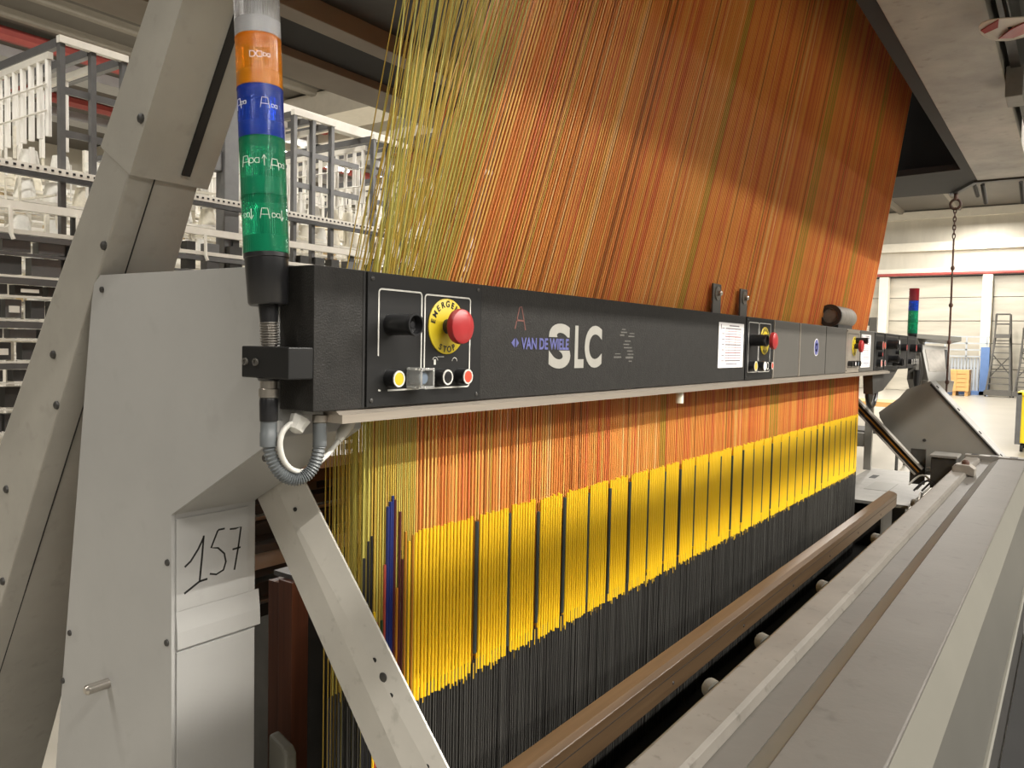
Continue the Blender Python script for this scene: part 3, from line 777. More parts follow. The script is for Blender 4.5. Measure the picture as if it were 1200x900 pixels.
obj('board_strip', MB().box(0.286, 0.330, 0.394, 0.437, 0.2, 1.0), M['board'], t, bevel=0.002)
obj('holder_clip', MB().box(0.30, 0.335, 0.385, 0.47, 1.0, 1.010), M['creel'], t)
tag(obj('small_cover', MB().prism([(0.300, 0.3), (0.300, 0.700), (0.310, 0.712), (0.356, 0.728), (0.356, 0.3)], 0.20, 0.225), M['skirt'], bevel=0.006), 'small grey cover plate at the bottom of the brown board', 'cover')

# ================================================================== HARNESS
H = thing('jacquard_harness', (2.15, 0.15, 0.35), 'curtain of orange harness cords with yellow sleeves across the loom', 'harness')
def lean(X):
    return max(0.035, 0.275 - 0.062 * (X - 0.33)) if X > 0.33 else max(0.0, 0.275 * (X - 0.2) / 0.13)
ZK = 1.425
def cord_pts(X, Y, zb, zt=4.1):
    l = lean(X)
    return [(X, Y, zb), (X, Y, ZK), (X + l * (zt - ZK), Y - 0.128 * (zt - ZK), zt)]
CM = [M['c_orange'], M['c_deep'], M['c_red'], M['c_yellow'], M['c_olive'], M['c_lime'], M['c_brown'], M['c_pale']]
def hsh(a):
    return (math.sin(a * 12.9898) * 43758.5453) % 1.0
def cmat(X, row):
    zone = 0.5 + 0.5 * math.sin(X * 2.7 + row * 0.9) 
    r = random.random()
    if X < 0.335:
        return 5 if r < 0.55 else 4
    for c, w in ((1.40, 0.04), (2.50, 0.055), (3.42, 0.045)):
        if abs(X - c) < w and r < 0.5:
            return 4
    fd = min(1.0, max(0.12, 1.35 - X * 0.5))
    if r > 1 - 0.10 * fd: return 6
    if r > 1 - 0.17 * fd: return 7
    r /= 1 - 0.17 * fd
    red = 0.05 + 0.30 * max(0, (X - 0.5) / 3.5)
    if r < red: return 2
    if r < red + 0.10 + 0.10 * zone * (X < 2): return 3
    if r < red + 0.30 + 0.2 * zone: return 1
    if r > 0.97 and X < 1.6: return 4
    return 0
def cord_mb(X, Y, r, zb, mi=0, mb=None, n=4):
    mb = mb or MB()
    return mb.tube(cord_pts(X, Y, zb), r, n, mi, caps=False)
PITCH = 0.0105
front = []
x = 0.336
while x < 4.05:
    front.append(x + random.uniform(-0.0007, 0.0007)); x += PITCH
green = [0.2 + 0.13 * (i / 21) ** 0.8 for i in range(22)]
# the 300 largest cords are single parts, the others one stuff part
single = green[:16:2] + front[:292]
for X in single:
    mi = cmat(X, 0)
    obj('cord', cord_mb(X, 0.100, 0.0017 if X > 0.335 else 0.0013, 1.135 if X > 0.335 else 0.50), CM[mi], H)
mb = MB()
for X in [g for g in green if g not in single] + front[292:]:
    cord_mb(X, 0.100, 0.0017 if X > 0.335 else 0.0013, 1.135 if X > 0.335 else 0.50, cmat(X, 0), mb)
rows_y = (0.112, 0.126, 0.142, 0.160, 0.180, 0.202, 0.228, 0.258)
for ri, Y in enumerate(rows_y):
    x = 0.338 + random.random() * 0.006
    while x < 4.05:
        cord_mb(x, Y, 0.0015, 1.10, cmat(x, ri + 1), mb)
        x += PITCH * random.uniform(0.85, 1.25)
    x = 0.225 + 0.004 * ri
    while x < 0.335:
        cord_mb(x, Y, 0.0011, 0.5, cmat(x, ri + 1), mb)
        x += 0.0085 * random.uniform(0.7, 1.4)
o = obj('cord', mb, CM, H, kind='stuff')
# sleeves
def sleeve_proto(name, r, z0, z1, mat, n=6):
    return MB().tube([(0, 0, z0), (0, 0, z1)], r, n)
zmid = 0.98
def make_mesh(mb, mat, name):
    me = bpy.data.meshes.new(name)
    me.from_pydata(mb.v, [], mb.f)
    me.materials.append(mat)
    me.polygons.foreach_set('use_smooth', mb.sm)
    me.set_sharp_from_angle(angle=math.radians(50))
    return me
ysl = make_mesh(MB().tube([(0, 0, -0.164), (0, 0, 0.164)], 0.0034, 8), M['s_yellow'], 'heald_sleeve')
Hloc = WL[H]
nxt = 0.520
divs = []
while nxt < 4.03:
    divs.append(nxt); nxt += 0.1155
sl = [X for X in front if min(abs(X - d_) for d_ in divs) > PITCH * 0.52]
for X in sl[:300]:
    o = bpy.data.objects.new('heald_sleeve', ysl)
    COL.objects.link(o)
    o.parent = H
    o.location = Vector((X, 0.100, zmid + random.uniform(-0.004, 0.003))) - Hloc
mb = MB()
for X in sl[300:]:
    dz = random.uniform(-0.004, 0.003)
    mb.tube([(X, 0.1, 0.816 + dz), (X, 0.1, 1.144 + dz)], 0.0034, 8)
for Y in (0.114, 0.130):
    for X in front:
        dz = random.uniform(-0.012, -0.002)
        mb.tube([(X + PITCH * 0.5, Y, 0.83 + dz), (X + PITCH * 0.5, Y, 1.138 + dz)], 0.0030, 6, 1)
for X in front:      # short lower sleeve tips
    if random.random() < 0.6:
        dz = random.uniform(-0.01, 0.012)
        mb.tube([(X + 0.0048, 0.1005, 0.806 + dz), (X + 0.0048, 0.1005, 0.846 + dz * 2)], 0.0017, 5)
obj('heald_sleeve', mb, [M['s_yellow'], M['s_amber']], H, kind='stuff')
for d_ in divs:
    zt = 1.13 + random.uniform(-0.018, 0.004)
    obj('divider_sleeve', MB().tube([(d_, 0.0985, 0.835 + random.uniform(0, 0.02)), (d_ + 0.0006, 0.0985, zt)], 0.0042, 6), M['s_teal'], H)
for d_ in front[::9]:
    pass
# coloured sleeves at the left end
for X, zb, zt, r, m_ in ((0.199, 0.5, 1.122, .0026, 's_black'), (0.2085, 0.5, 1.150, .0024, 's_black'), (0.2165, 0.5, 1.158, .0022, 's_black'), (0.2255, .5, 1.02, .0024, 's_yellow'),
                         (0.2305, 0.5, 1.00, .0026, 's_red'), (0.2370, 0.5, .98, .0024, 's_green'), (0.2440, 0.5, 1.0, .0024, 's_green'), (0.2500, 0.5, 1.10, .0026, 's_red'),
                         (0.2560, 0.5, 1.204, .0034, 's_blue'), (0.2625, 0.5, 1.212, .0036, 's_blue'), (0.2680, 0.5, 1.222, .0026, 's_blue'), (0.2745, 0.5, 1.214, .0026, 's_maroon'),
                         (0.2820, .5, 1.05, .0024, 's_amber'), (0.2880, 0.5, 1.190, .0026, 's_maroon'), (0.2960, 0.5, 1.10, .0022, 's_maroon'), (0.304, .5, 1.15, .0022, 's_amber'), (0.314, .5, 1.13, .0022, 's_yellow'), (0.324, .5, 1.14, .0022, 's_amber')):
    obj('end_sleeve', MB().tube([(X, 0.0965, zb), (X, 0.0965, zt)], r, 6), M[m_], H)
# heald wires
mb = MB()
for ri, Y in enumerate((0.100, 0.113, 0.127, 0.145, 0.17, 0.2)):
    x = 0.205 + ri * 0.002
    while x < 4.06:
        mb.tube([(x, Y + random.uniform(-.003, .003), 0.34), (x, Y, 0.84)], 0.0015 if ri == 0 else 0.002, 4, 0 if (ri == 0 and random.random() < 0.8) else 1, caps=False)
        x += 0.0075 * random.uniform(0.6, 1.4)
obj('heald_wire', mb, [M['wire'], M['wire_d']], H, kind='stuff')

# machine behind and below the harness
t = thing('lower_frame', (2.2, 0.2, 0), 'dark lower loom frame under the harness between the end cabinets', 'frame')
obj('base_box', MB().box(0.36, 4.3, -0.38, 0.75, 0.0, 0.34), M['dull_black'], t)
obj('back_wall', MB().box(0.36, 4.3, 0.50, 0.55, 0.34, 0.80), M['dull_black'], t)
obj('end_plate', MB().box(0.36, 0.38, 0.28, 0.50, 0.34, 0.92), M['dark'], t)
t = thing('rear_rail_frame', (2.4, 1.0, 0), 'dark rear loom frame of stacked long rails seen left of the cords', 'frame')
for z0, z1, m_, yo in ((1.105, 1.140, 'creel_w', 0.0), (1.065, 1.104, 'wood', 0.01), (1.03, 1.062, 'creel', 0.05), (1.0, 1.028, 'dark', 0.0), (0.982, 0.992, 'steel', 0.0), (0.945, 0.978, 'dark', -0.02),
                       (0.922, 0.940, 'creel_dark', 0.0), (0.893, 0.915, 'creel', -0.02), (0.84, 0.888, 'creel_w', 0.0), (0.81, 0.835, 'creel', 0.02), (0.76, 0.80, 'dark', 0.0), (0.745, 0.755, 'steel', -0.02), (0.70, 0.74, 'dark', 0)):
    obj('rail', MB().box(0.3, 4.4, 0.98 + yo, 1.06 + yo, z0, z1), M[m_], t, bevel=0.002)
for x in [0.9 + 0.16 * i for i in range(8)]:
    obj('rail_slot', MB().box(x, x + 0.03, 1.025, 1.035, 1.036, 1.056), M['dull_black'], t)
for x in (0.34, 2.4, 4.36):
    obj('upright', MB().box(x - 0.03, x + 0.03, 1.06, 1.14, 0, 1.10), M['dark'], t)
t = thing('rear_cover', (2.3, 1.4, 0), 'dark boxed rear machine body behind the stacked rails', 'cover')
obj('body', MB().box(0.9, 4.3, 1.2, 1.6, 0.0, 0.72), M['dark'], t)

# ================================================================== FRONT TABLE AND RAIL
R_ = thing('breast_rail', (2.2, -0.12, 0.665), 'long brown wooden rail in front of the heald wires', 'rail')
obj('rail_body', MB().prism([(-0.098, 0.748), (-0.126, 0.741), (-0.140, 0.733), (-0.140, 0.668), (-0.098, 0.668)], 0.27, 3.93), M['wood'], R_, bevel=0.002)
obj('groove', MB().box(0.27, 3.93, -0.1408, -0.1395, 0.711, 0.7125), M['dull_black'], R_)
for x in (0.5, 1.0, 1.5, 2.0, 2.5, 3.0, 3.5):
    obj('screw', MB().lathe([(0.005, 0), (0.004, 0.0015)], (x, -0.140, 0.69), (0, -1, 0), 10), M['dark'], R_)
T = thing('breast_table', (2.3, -0.6, 0), 'long grey painted breast table running along the loom front', 'table')
X0, X1 = 0.10, 4.26
obj('rim', MB().prism([(-0.425, 0.930), (-0.431, 0.933), (-0.485, 0.933), (-0.493, 0.929), (-0.497, 0.915), (-0.497, 0.885), (-0.425, 0.885)], X0, X1), M['rim'], T, bevel=0.0015)
obj('channel', MB().box(X0, X1 - 0.03, -0.5455, -0.4972, 0.890, 0.914), M['table'], T)
obj('groove_strip', MB().prism([(-0.5455, 0.912), (-0.583, 0.935), (-0.583, 0.89), (-0.5455, 0.89)], X0, X1 - 0.03), M['skirt'], T)
obj('top_plate', MB().prism([(-0.5832, 0.9365), (-0.5855, 0.938), (-0.7105, 0.938), (-0.7135, 0.936), (-0.7135, 0.92), (-0.5832, 0.92)], X0, X1), M['table'], T, bevel=0.0008)
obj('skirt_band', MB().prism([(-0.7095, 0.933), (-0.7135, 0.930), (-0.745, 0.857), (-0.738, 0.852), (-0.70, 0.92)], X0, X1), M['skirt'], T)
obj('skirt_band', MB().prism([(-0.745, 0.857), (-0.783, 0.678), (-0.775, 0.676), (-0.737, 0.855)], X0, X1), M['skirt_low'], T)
obj('skirt_lip', MB().tube([(X0, -0.786, 0.672), (X1, -0.786, 0.672)], 0.007, 8), M['skirt'], T)
obj('inner_apron', MB().box(0.35, X1, -0.435, -0.428, 0.35, 0.885), M['dull_black'], T)
obj('under_body', MB().box(0.35, X1, -0.735, -0.45, 0.0, 0.84), M['dark'], T)
obj('end_trim', MB().box(X1 - 0.02, X1 + 0.05, -0.70, -0.42, 0.922, 0.945), M['plate'], T, bevel=0.002)
for y0 in (-0.47, -0.56, -0.65):
    obj('trim_patch', MB().box(X1 - 0.012, X1 + 0.04, y0 - 0.018, y0 + 0.018, 0.945, 0.947), M['dark'], T)
for x in (0.55, 0.83, 1.30, 1.95, 2.7):
    k_ = obj('edge_roller', MB().lathe([(0.010, -0.012), (0.017, -0.010), (0.017, 0.008), (0.012, 0.012)], (x, -0.405, 0.905), (0.5, 0.85, 0), 14), M['skirt'], T)
tag(obj('brush_strip', MB().box(0.2, 4.2, -0.424, -0.40, 0.86, 0.875), M['dark'], kind=None), 'dark brush strip below the table inner edge', 'brush')
t = thing('clamp_block', (3.60, -0.475, 0.933), 'small brown casting with a knob sitting on the far table rim', 'clamp')
obj('block', MB().prism([(-0.435, 0.933), (-0.530, 0.915), (-0.530, 0.952), (-0.508, 0.968), (-0.450, 0.970), (-0.435, 0.957)], 3.56, 3.64), M['motor'], t, bevel=0.004)
obj('knob', MB().lathe([(0.018, 0), (0.016, 0.016), (0.007, 0.024)], (3.60, -0.487, 0.966), (0, 0, 1), 12), M['rust'], t)
# scuff marks on the table top
obj('bolt_hole', MB().lathe([(0.004, 0), (0.004, 0.0006)], (3.3, -0.525, 0.914), (0, 0, 1), 8), M['dull_black'], T)

tag(obj('rubber_mat', MB().box(-1.0, 5.5, -2.2, -0.742, 0, 0.015), M['dull_black']), 'black rubber mat on the floor along the table front', 'mat')  # dark sheet added where the aisle floor lies in shade
# ================================================================== FAR END
t = thing('far_bed_plate', (4.6, 0.05, 0.55), 'pale worn bed plate at the far end of the heald wires', 'plate')
obj('plate_top', MB().box(4.18, 5.6, -0.16, 0.32, 0.612, 0.632), M['plate'], t, bevel=0.002)
obj('plate_leg', MB().box(4.35, 4.40, -0.12, -0.05, 0.2, 0.612), M['plate'], t)
obj('plate_leg', MB().box(4.3, 5.3, 0.0, 0.3, 0.2, 0.612), M['dark'], t)
obj('worn_patch', MB().box(4.6, 4.95, 0.02, 0.16, 0.632, 0.6335), M['skirt'], t)
obj('slot_hole', MB().box(4.42, 4.55, 0.20, 0.24, 0.632, 0.6335), M['dull_black'], t)
obj('slot_hole', MB().box(5.1, 5.25, 0.19, 0.23, 0.632, 0.6335), M['dull_black'], t)
t = thing('far_brace', (4.4, 0.0, 0.7), 'dark folded steel brace slanting down at the far harness end', 'brace')
a, b = Vector((4.4, 0.20, 1.19)), Vector((4.4, -0.175, 0.80))
dd = (b - a).normalized(); pn = Vector((0, -dd.z, dd.y))
for nm, o0, o1, xx, m_ in (('flange', -0.030, -0.020, 0.0, 'post'), ('web', -0.020, 0.022, 0.02, 'dull_black'), ('flange', 0.022, 0.030, 0.0, 'post'), ('inner_strip', -0.002, 0.006, 0.016, 's_amber')):
    p = [a + pn * o0, b + pn * o0, b + pn * o1, a + pn * o1]
    obj(nm, MB().prism([(q.y, q.z) for q in p], 4.39 + xx, 4.45), M[m_], t)
t = thing('far_cover', (4.7, -0.2, 0.7), 'tilted grey sheet metal cover at the far end of the loom', 'cover')
cp = [(-0.186, 1.328), (-0.06, 1.275), (-0.02, 1.22), (0.092, 1.123), (0.086, 1.09), (-0.11, 0.76), (-0.62, 0.76), (-0.62, 0.85)]
obj('cover_side', MB().prism(cp, 4.60, 4.606), M['cover'], t)
obj('cover_top', MB().prism([(-0.186, 1.332), (-0.62, 0.854), (-0.62, 0.846), (-0.186, 1.320)], 4.598, 4.80), M['panel'], t)
obj('cover_edge', MB().prism([(-0.192, 1.317), (-0.60, 0.868), (-0.60, 0.855), (-0.186, 1.306)], 4.594, 4.60), M['dull_black'], t)
for q in (0.08, 0.35, 0.62, 0.88):
    p = Vector((0, -0.186, 1.332)).lerp(Vector((0, -0.62, 0.854)), q)
    obj('bolt', MB().lathe([(0.012, 0), (0.01, 0.005)], (4.64, p.y, p.z), (0, -0.74, 0.67), 8), M['dark'], t)
obj('bolt', MB().lathe([(0.010, 0), (0.008, 0.004)], (4.60, -0.17, 0.97), (-1, 0, 0), 8), M['dark'], t)
t = thing('drive_unit', (4.42, -0.27, 0.75), 'dark gearbox and loose cables between table end and tilted cover', 'gearbox')
obj('gear_case', MB().box(4.36, 4.54, -0.37, -0.24, 0.72, 0.90), M['dark'], t, bevel=0.006)
obj('case_lid', MB().box(4.35, 4.55, -0.375, -0.235, 0.90, 0.915), M['plate'], t, bevel=0.003)
obj('bracket', MB().box(4.45, 4.47, -0.20, -0.12, 0.72, 0.93), M['dark'], t)
for k_ in range(9):
    x, y0, z0 = 4.25 + random.random() * 0.3, -0.24 + random.random() * 0.12, 0.62 + random.random() * 0.14
    pts = bez(Vector((x, y0, z0)), Vector((x + .06, y0 - .08, z0 + .12)), Vector((x - .05, y0 - .1, z0 + .05)), Vector((x + .05, y0 - .16, z0 - .04)), 8)
    obj('cable', MB().tube(pts, 0.006, 6), M[('plate', 'dark', 'black', 'cable')[k_ % 4]], t)
obj('linkage', MB().tube([(4.1, -0.22, 0.55), (4.35, -0.2, 0.68)], 0.012, 6), M['steel'], t)
obj('linkage', MB().tube([(4.15, -0.30, 0.60), (4.4, -0.22, 0.62)], 0.010, 6), M['steel'], t)
# console
t = thing('operator_console', (5.42, -0.12, 1.18), 'dark grey operator console with tilted screen at the beam far end', 'console')
side = [(0.02, 1.60), (-0.335, 1.58), (-0.36, 1.545), (-0.30, 1.50), (-0.36, 1.29), (-0.34, 1.235), (-0.02, 1.215), (0.02, 1.27)]
obj('console_body', MB().prism([(0.03, 1.60), (0.03, 1.25), (-0.02, 1.22), (-0.05, 1.36), (0.0, 1.6)], 5.30, 5.60), M['grey_cover'], t)
q0, q1 = Vector((5.38, -0.01, 1.585)), Vector((5.52, -0.165, 1.56))
def quadbox(name, A, Bv, Cv, Dv, th, m_, par):
    n_ = (Bv - A).cross(Dv - A).normalized() * th
    v = [A, Bv, Cv, Dv, A + n_, Bv + n_, Cv + n_, Dv + n_]
    return obj(name, MB().add(v, [(0, 1, 2, 3), (7, 6, 5, 4), (0, 4, 5, 1), (1, 5, 6, 2), (2, 6, 7, 3), (3, 7, 4, 0)]), M[m_], par)
A, Bv, Cv, Dv = Vector((5.36, -0.02, 1.555)), Vector((5.55, -0.17, 1.545)), Vector((5.42, -0.205, 1.31)), Vector((5.28, -0.085, 1.31))
fr = quadbox('screen_frame', A, Bv, Cv, Dv, 0.05, 'cover', t)
def inset(f0, f1, g0, g1):
    P_ = lambda u, v: (A * (1 - u) + Bv * u) * (1 - v) + (Dv * (1 - u) + Cv * u) * v
    return P_(f0, g0), P_(f1, g0), P_(f1, g1), P_(f0, g1)
off = (Bv - A).cross(Dv - A).normalized() * -0.003
s_ = [p + off for p in inset(0.10, 0.86, 0.12, 0.74)]
quadbox('screen', *s_, 0.002, 'motor', fr)
s_ = [p + off * 1.5 for p in inset(0.80, 0.90, 0.10, 0.66)]
quadbox('screen_edge', *s_, 0.002, 'dull_black', fr)
hood = [Vector((5.30, -0.0, 1.60)), Vector((5.52, -0.245, 1.585)), Vector((5.66, -0.15, 1.565)), Vector((5.45, 0.03, 1.58))]
quadbox('hood', *hood, 0.03, 'skirt', t)
quadbox('lower_lip', Dv + Vector((-.02, 0, 0)), Cv + Vector((-.0, -0.02, 0)), Vector((5.42, -0.215, 1.235)), Vector((5.27, -0.085, 1.225)), 0.06, 'gantry', t)
obj('console_side', MB().prism([(5.18, 1.40), (5.42, 1.56), (5.44, 1.33), (5.33, 1.22), (5.16, 1.32)], -0.02, 0.03, 'y'), M['grey_cover'], t)
obj('joystick', MB().tube([(5.15, -0.03, 1.385), (5.15, -0.03, 1.30), (5.15, -0.03, 1.26)], [0.022, 0.020, 0.012], 10), M['black'], t)
# safety gate behind the beam end
t = thing('safety_gate', (5.5, 0.5, 0), 'grey green tubular safety gate beyond the far harness edge', 'gate')
for y0 in (0.32, 0.86):
    obj('post', MB().box(5.48, 5.52, y0 - 0.025, y0 + 0.025, 0.632 if y0 < .5 else 0.0, 1.75), M['cover'], t)
obj('crossbar', MB().box(5.475, 5.525, 0.35, 0.83, 1.69, 1.75), M['cover'], t)
obj('crossbar', MB().box(5.475, 5.525, 0.35, 0.83, 0.80, 0.90), M['cover'], t)
t = thing('tool_tray', (10.5, 1.3, 0), 'small cart with pinkish tray standing on the far floor', 'cart')
obj('tray', MB().box(10.2, 10.9, 0.85, 1.75, 0.80, 0.86), M['crate'], t)
for x in (10.25, 10.85):
    for y0 in (0.9, 1.7):
        obj('leg', MB().tube([(x, y0, 0), (x, y0, 0.8)], 0.02, 6), M['dark'], t)
obj('lower_shelf', MB().box(10.2, 10.9, 0.85, 1.75, 0.45, 0.48), M['dark'], t)

# ================================================================== OVERHEAD GANTRY
G = thing('overhead_gantry', (2.3, 0.3, 2.5), 'dark overhead loom gantry with stained grey front beam', 'gantry')
obj('front_beam', MB().box(-0.6, 4.56, -0.64, -0.385, 2.5, 2.78), M['gantry'], G, bevel=0.004)
obj('underside_panel', MB().prism([(-0.6, -0.384), (4.60, -0.384), (4.93, -0.22), (4.93, 0.35), (4.30, 0.35), (4.22, -0.335), (-0.6, -0.335)], 2.505, 2.54, 'z'), M['dull_black'], G)
obj('edge_lip', MB().prism([(4.56, -0.64), (4.60, -0.64), (4.60, -0.384), (4.95, -0.22), (4.93, -0.20), (4.56, -0.37)], 2.49, 2.78, 'z'), M['dark'], G)
obj('front_panel', MB().box(-0.6, 4.9, -0.62, -0.60, 2.78, 4.1), M['dull_black'], G)  # added above the beam to keep front light off the upper cords
obj('end_panel', MB().box(4.60, 4.62, -0.38, 1.0, 2.54, 4.1), M['dull_black'], G)
obj('underside_panel', MB().box(4.20, 4.93, 0.34, 1.62, 2.505, 2.54), M['dull_black'], G)
obj('underside_panel', MB().box(0.30, 4.2, 0.55, 1.08, 2.56, 2.60), M['dark'], G)
obj('rear_beam', MB().box(0.25, 4.9, 1.085, 1.165, 2.5, 2.62), M['gantry_back'], G, bevel=0.003)
obj('rear_web', MB().box(0.25, 4.9, 1.165, 1.42, 2.53, 2.60), M['dull_black'], G)
obj('rear_beam', MB().box(0.25, 4.9, 1.42, 1.61, 2.5, 2.62), M['gantry_back'], G, bevel=0.003)
obj('machine_head', MB().box(0.2, 4.9, -0.60, 1.2, 4.1, 4.6), M['dull_black'], G)
obj('walkway', MB().box(0.2, 3.7, -1.3, -0.66, 2.66, 2.70), M['dark'], G)
obj('walkway_edge', MB().box(0.2, 3.7, -0.69, -0.66, 2.52, 2.72), M['dark'], G)
for x in (4.62, 4.68, 4.75):
    pass
for (x, y0, l) in ((4.66, -0.36, .05), (4.70, -0.40, 0.09), (4.72, -0.59, 0.1)):
    obj('stud', MB().tube([(x, y0, 2.5), (x + 0.12, y0 - 0.01, 2.5 - l)], 0.012, 8), M['dark'], G)
obj('side_bracket', MB().box(2.60, 2.75, -0.70, -0.645, 2.42, 2.53), M['plate'], G, bevel=0.004)
sg = thing('hanging_sign', (1.935, -0.716, 2.42), 'curved round white and red warning plate hanging from the gantry edge', 'sign')
def sign_pt(u, v):
    a_, b_ = (u - 0.5) * 0.19, (v - 0.42) * 0.21
    return Vector((1.935 + a_ * 0.35 - b_ * 0.94, -0.716 - a_ * 0.94 - b_ * 0.35, 2.425 + 2.2 * a_ * a_))
def sign_patch(name, poly, off_, m_):
    mb = MB()
    n_ = len(poly)
    fr_ = [sign_pt(u, v) + Vector((0, 0, -1)) * off_ for u, v in poly]
    bk = [p + Vector((0, 0, 0.003)) for p in fr_]
    mb.add(fr_ + bk, [tuple(range(n_)), tuple(range(n_, 2 * n_))[::-1]] + [(i, (i + 1) % n_, n_ + (i + 1) % n_, n_ + i) for i in range(n_)])
    return obj(name, mb, M[m_], sg)
ell = [(0.5 + 0.5 * math.cos(t_), 0.42 + 0.42 * math.sin(t_)) for t_ in [2 * math.pi * i / 28 for i in range(28)]]
sign_patch('sign_plate', ell, 0.0, 'sign_w')
obj('hanger', MB().tube([(1.93, -0.70, 2.43), (1.93, -0.67, 2.56)], 0.006, 6), M['dark'], sg)
sign_patch('red_mark', [(0.06, 0.28), (0.16, 0.72), (0.23, 0.48), (0.13, 0.22)], 0.0015, 'sign_r')
sign_patch('red_mark', [(0.36, 0.10), (0.42, 0.44), (0.56, 0.76), (0.62, 0.55), (0.80, 0.50), (0.82, 0.30), (0.56, 0.12)], 0.0015, 'sign_r')
# chain
t = thing('pull_chain', (4.87, -0.24, 1.18), 'rusty chain with thin rod hanging from the gantry corner', 'chain')
mb = MB()
obj('hook_ring', MB().tube([(4.87, -0.243 + 0.028 * math.sin(a_), 2.425 + 0.030 * math.cos(a_)) for a_ in [2 * math.pi * i / 16 for i in range(17)]], 0.008, 8), M['rust'], t)
obj('eye_bolt', MB().tube([(4.87, -0.243, 2.505), (4.87, -0.243, 2.45)], 0.012, 8), M['rust'], t)
for i in range(7):
    zc = 2.385 - i * 0.026
    pts = []
    for k_ in range(13):
        a_ = 2 * math.pi * k_ / 12
        c_, s_ = 0.008 * math.cos(a_), 0.018 * math.sin(a_)
        pts.append((4.87 + (c_ if i % 2 else 0), -0.243 + (0 if i % 2 else c_), zc + s_))
    obj('chain_link', MB().tube(pts, 0.0035, 6), M['rust'], t)
obj('pull_rod', MB().tube([(4.87, -0.243, 2.215), (4.87, -0.246, 1.7), (4.87, -0.243, 1.18)], 0.0058, 8), M['rust'], t)
for zc in (2.03, 1.80, 1.57, 1.32):
    obj('knot', MB().lathe([(0.006, -0.015), (0.012, -0.006), (0.012, 0.006), (0.006, 0.015)], (4.87, -0.245, zc), (0, 0, 1), 10), M['rust'], t)

# ================================================================== CREEL
def creel_module(x, lab, dx=(0.0, 0.18, 0.37), top=3.22):
    t = thing('yarn_creel', (x + 0.18, 4.8, 0), lab, 'rack')
    for d_ in dx:
        obj('post', MB().box(x + d_ - 0.015, x + d_ + 0.015, 3.98, 4.02, 0, top), M['creel'], t)
        obj('post', MB().box(x + d_ - 0.02, x + d_ + 0.02, 6.4, 6.44, 0, top), M['creel_dark'], t)
        obj('top_rail', MB().box(x + d_ - 0.018, x + d_ + 0.018, 4.02, 7.0, top - 0.05, top), M['creel'], t)
    obj('front_rail', MB().box(x - 0.02, x + dx[-1] + 0.02, 3.97, 4.01, top - 0.03, top + 0.01), M['creel_w'], t)
    for z in (2.93, 2.68):
        obj('cross_bar', MB().box(x, x + dx[-1] + 0.3, 4.0, 4.02, z - 0.02, z + 0.02), M['creel'], t)
    obj('tube_rail', MB().box(x - 0.05, x - 0.02, 4.05, 7.0, 3.10, 3.14), M['creel_w'], t)
    obj('tube_rail', MB().box(x + 0.20, x + 0.23, 4.05, 7.0, 3.10, 3.14), M['creel_w'], t)
    for k_ in range(20):
        y0 = 4.08 + k_ * 0.107
        obj('guide_tube', MB().tube([(x - 0.035, y0, 3.10), (x - 0.035, y0, 2.66)], 0.017, 7), M['tube_w'], t)
        if k_ % 3 == 0:
            obj('guide_tube', MB().tube([(x + 0.215, y0, 3.10), (x + 0.215, y0, 2.66)], 0.017, 7), M['tube_w'], t)
    for z in (2.95, 2.80):
        obj('tie_wire', MB().tube([(x - 0.06, 4.05, z), (x - 0.06, 7, z + 0.02)], 0.006, 5), M['creel_w'], t)
    return t
mods = [(1.53, 'creel frame with white guide tubes left of the leaning leg'), (3.22, 'creel frame with white guide tubes right of the near signal tower'),
        (4.05, 'creel frame with white guide tubes behind the green cord fringe'), (5.3, 'creel frame with white guide tubes far behind the orange cords'), (-0.1, 'creel frame with white guide tubes hidden left of the photo edge')]
for x, lab in mods[:4]:
    creel_module(x, lab)
t = thing('creel_column', (2.68, 4.05, 0), 'stout pale grey column left of the near signal tower', 'column')
obj('shaft', MB().box(2.62, 2.74, 4.0, 4.1, 0, 3.7), M['creel'], t, bevel=0.006)
obj('arm', MB().box(1.9, 2.62, 4.02, 4.1, 2.66, 2.80), M['creel'], t, bevel=0.004)
obj('arm', MB().box(2.5, 4.4, 4.12, 4.2, 3.22, 3.30), M['creel_w'], t, bevel=0.004)
t = thing('creel_rails', (3.5, 3.95, 0), 'long pale perforated creel rails running behind the leaning leg', 'rail')
for z0, z1, m_ in ((2.415, 2.455, 'creel_w'), (2.385, 2.41, 'creel_dark'), (2.19, 2.235, 'creel_w'), (2.055, 2.08, 'creel_w'), (2.02, 2.05, 'creel'), (1.935, 1.95, 'creel'), (1.812, 1.825, 'creel_w'), (1.775, 1.81, 'creel'), (1.70, 1.712, 'creel_w'),
                   (1.57, 1.58, 'creel_w'), (1.53, 1.567, 'creel'), (1.46, 1.47, 'creel_w'), (1.335, 1.345, 'creel_w'), (1.30, 1.332, 'creel'), (1.217, 1.225, 'creel_w'), (1.07, 1.08, 'creel_w'), (0.935, 0.945, 'creel_w'), (0.8, 0.82, 'creel'), (0.66, 0.68, 'creel_w')):
    obj('rail', MB().box(0.4, 8.0, 3.93, 3.97, z0, z1), M[m_], t)
mb = MB()
for i in range(180):
    x = 0.6 + i * 0.04
    mb.box(x, x + 0.014, 3.926, 3.931, 2.43, 2.442)
obj('perforation', mb, M['dull_black'], t, kind='stuff')
for x in [0.5 + 1.1 * i for i in range(7)]:
    obj('upright', MB().box(x - 0.025, x + 0.025, 3.975, 4.0, 0, 2.2), M['creel_dark'], t)
levels = [(1.955, 2.02), (1.828, 1.93), (1.715, 1.772), (1.585, 1.69), (1.472, 1.525), (1.35, 1.45), (1.23, 1.295), (1.085, 1.20), (0.95, 1.05)]
k_ = 0
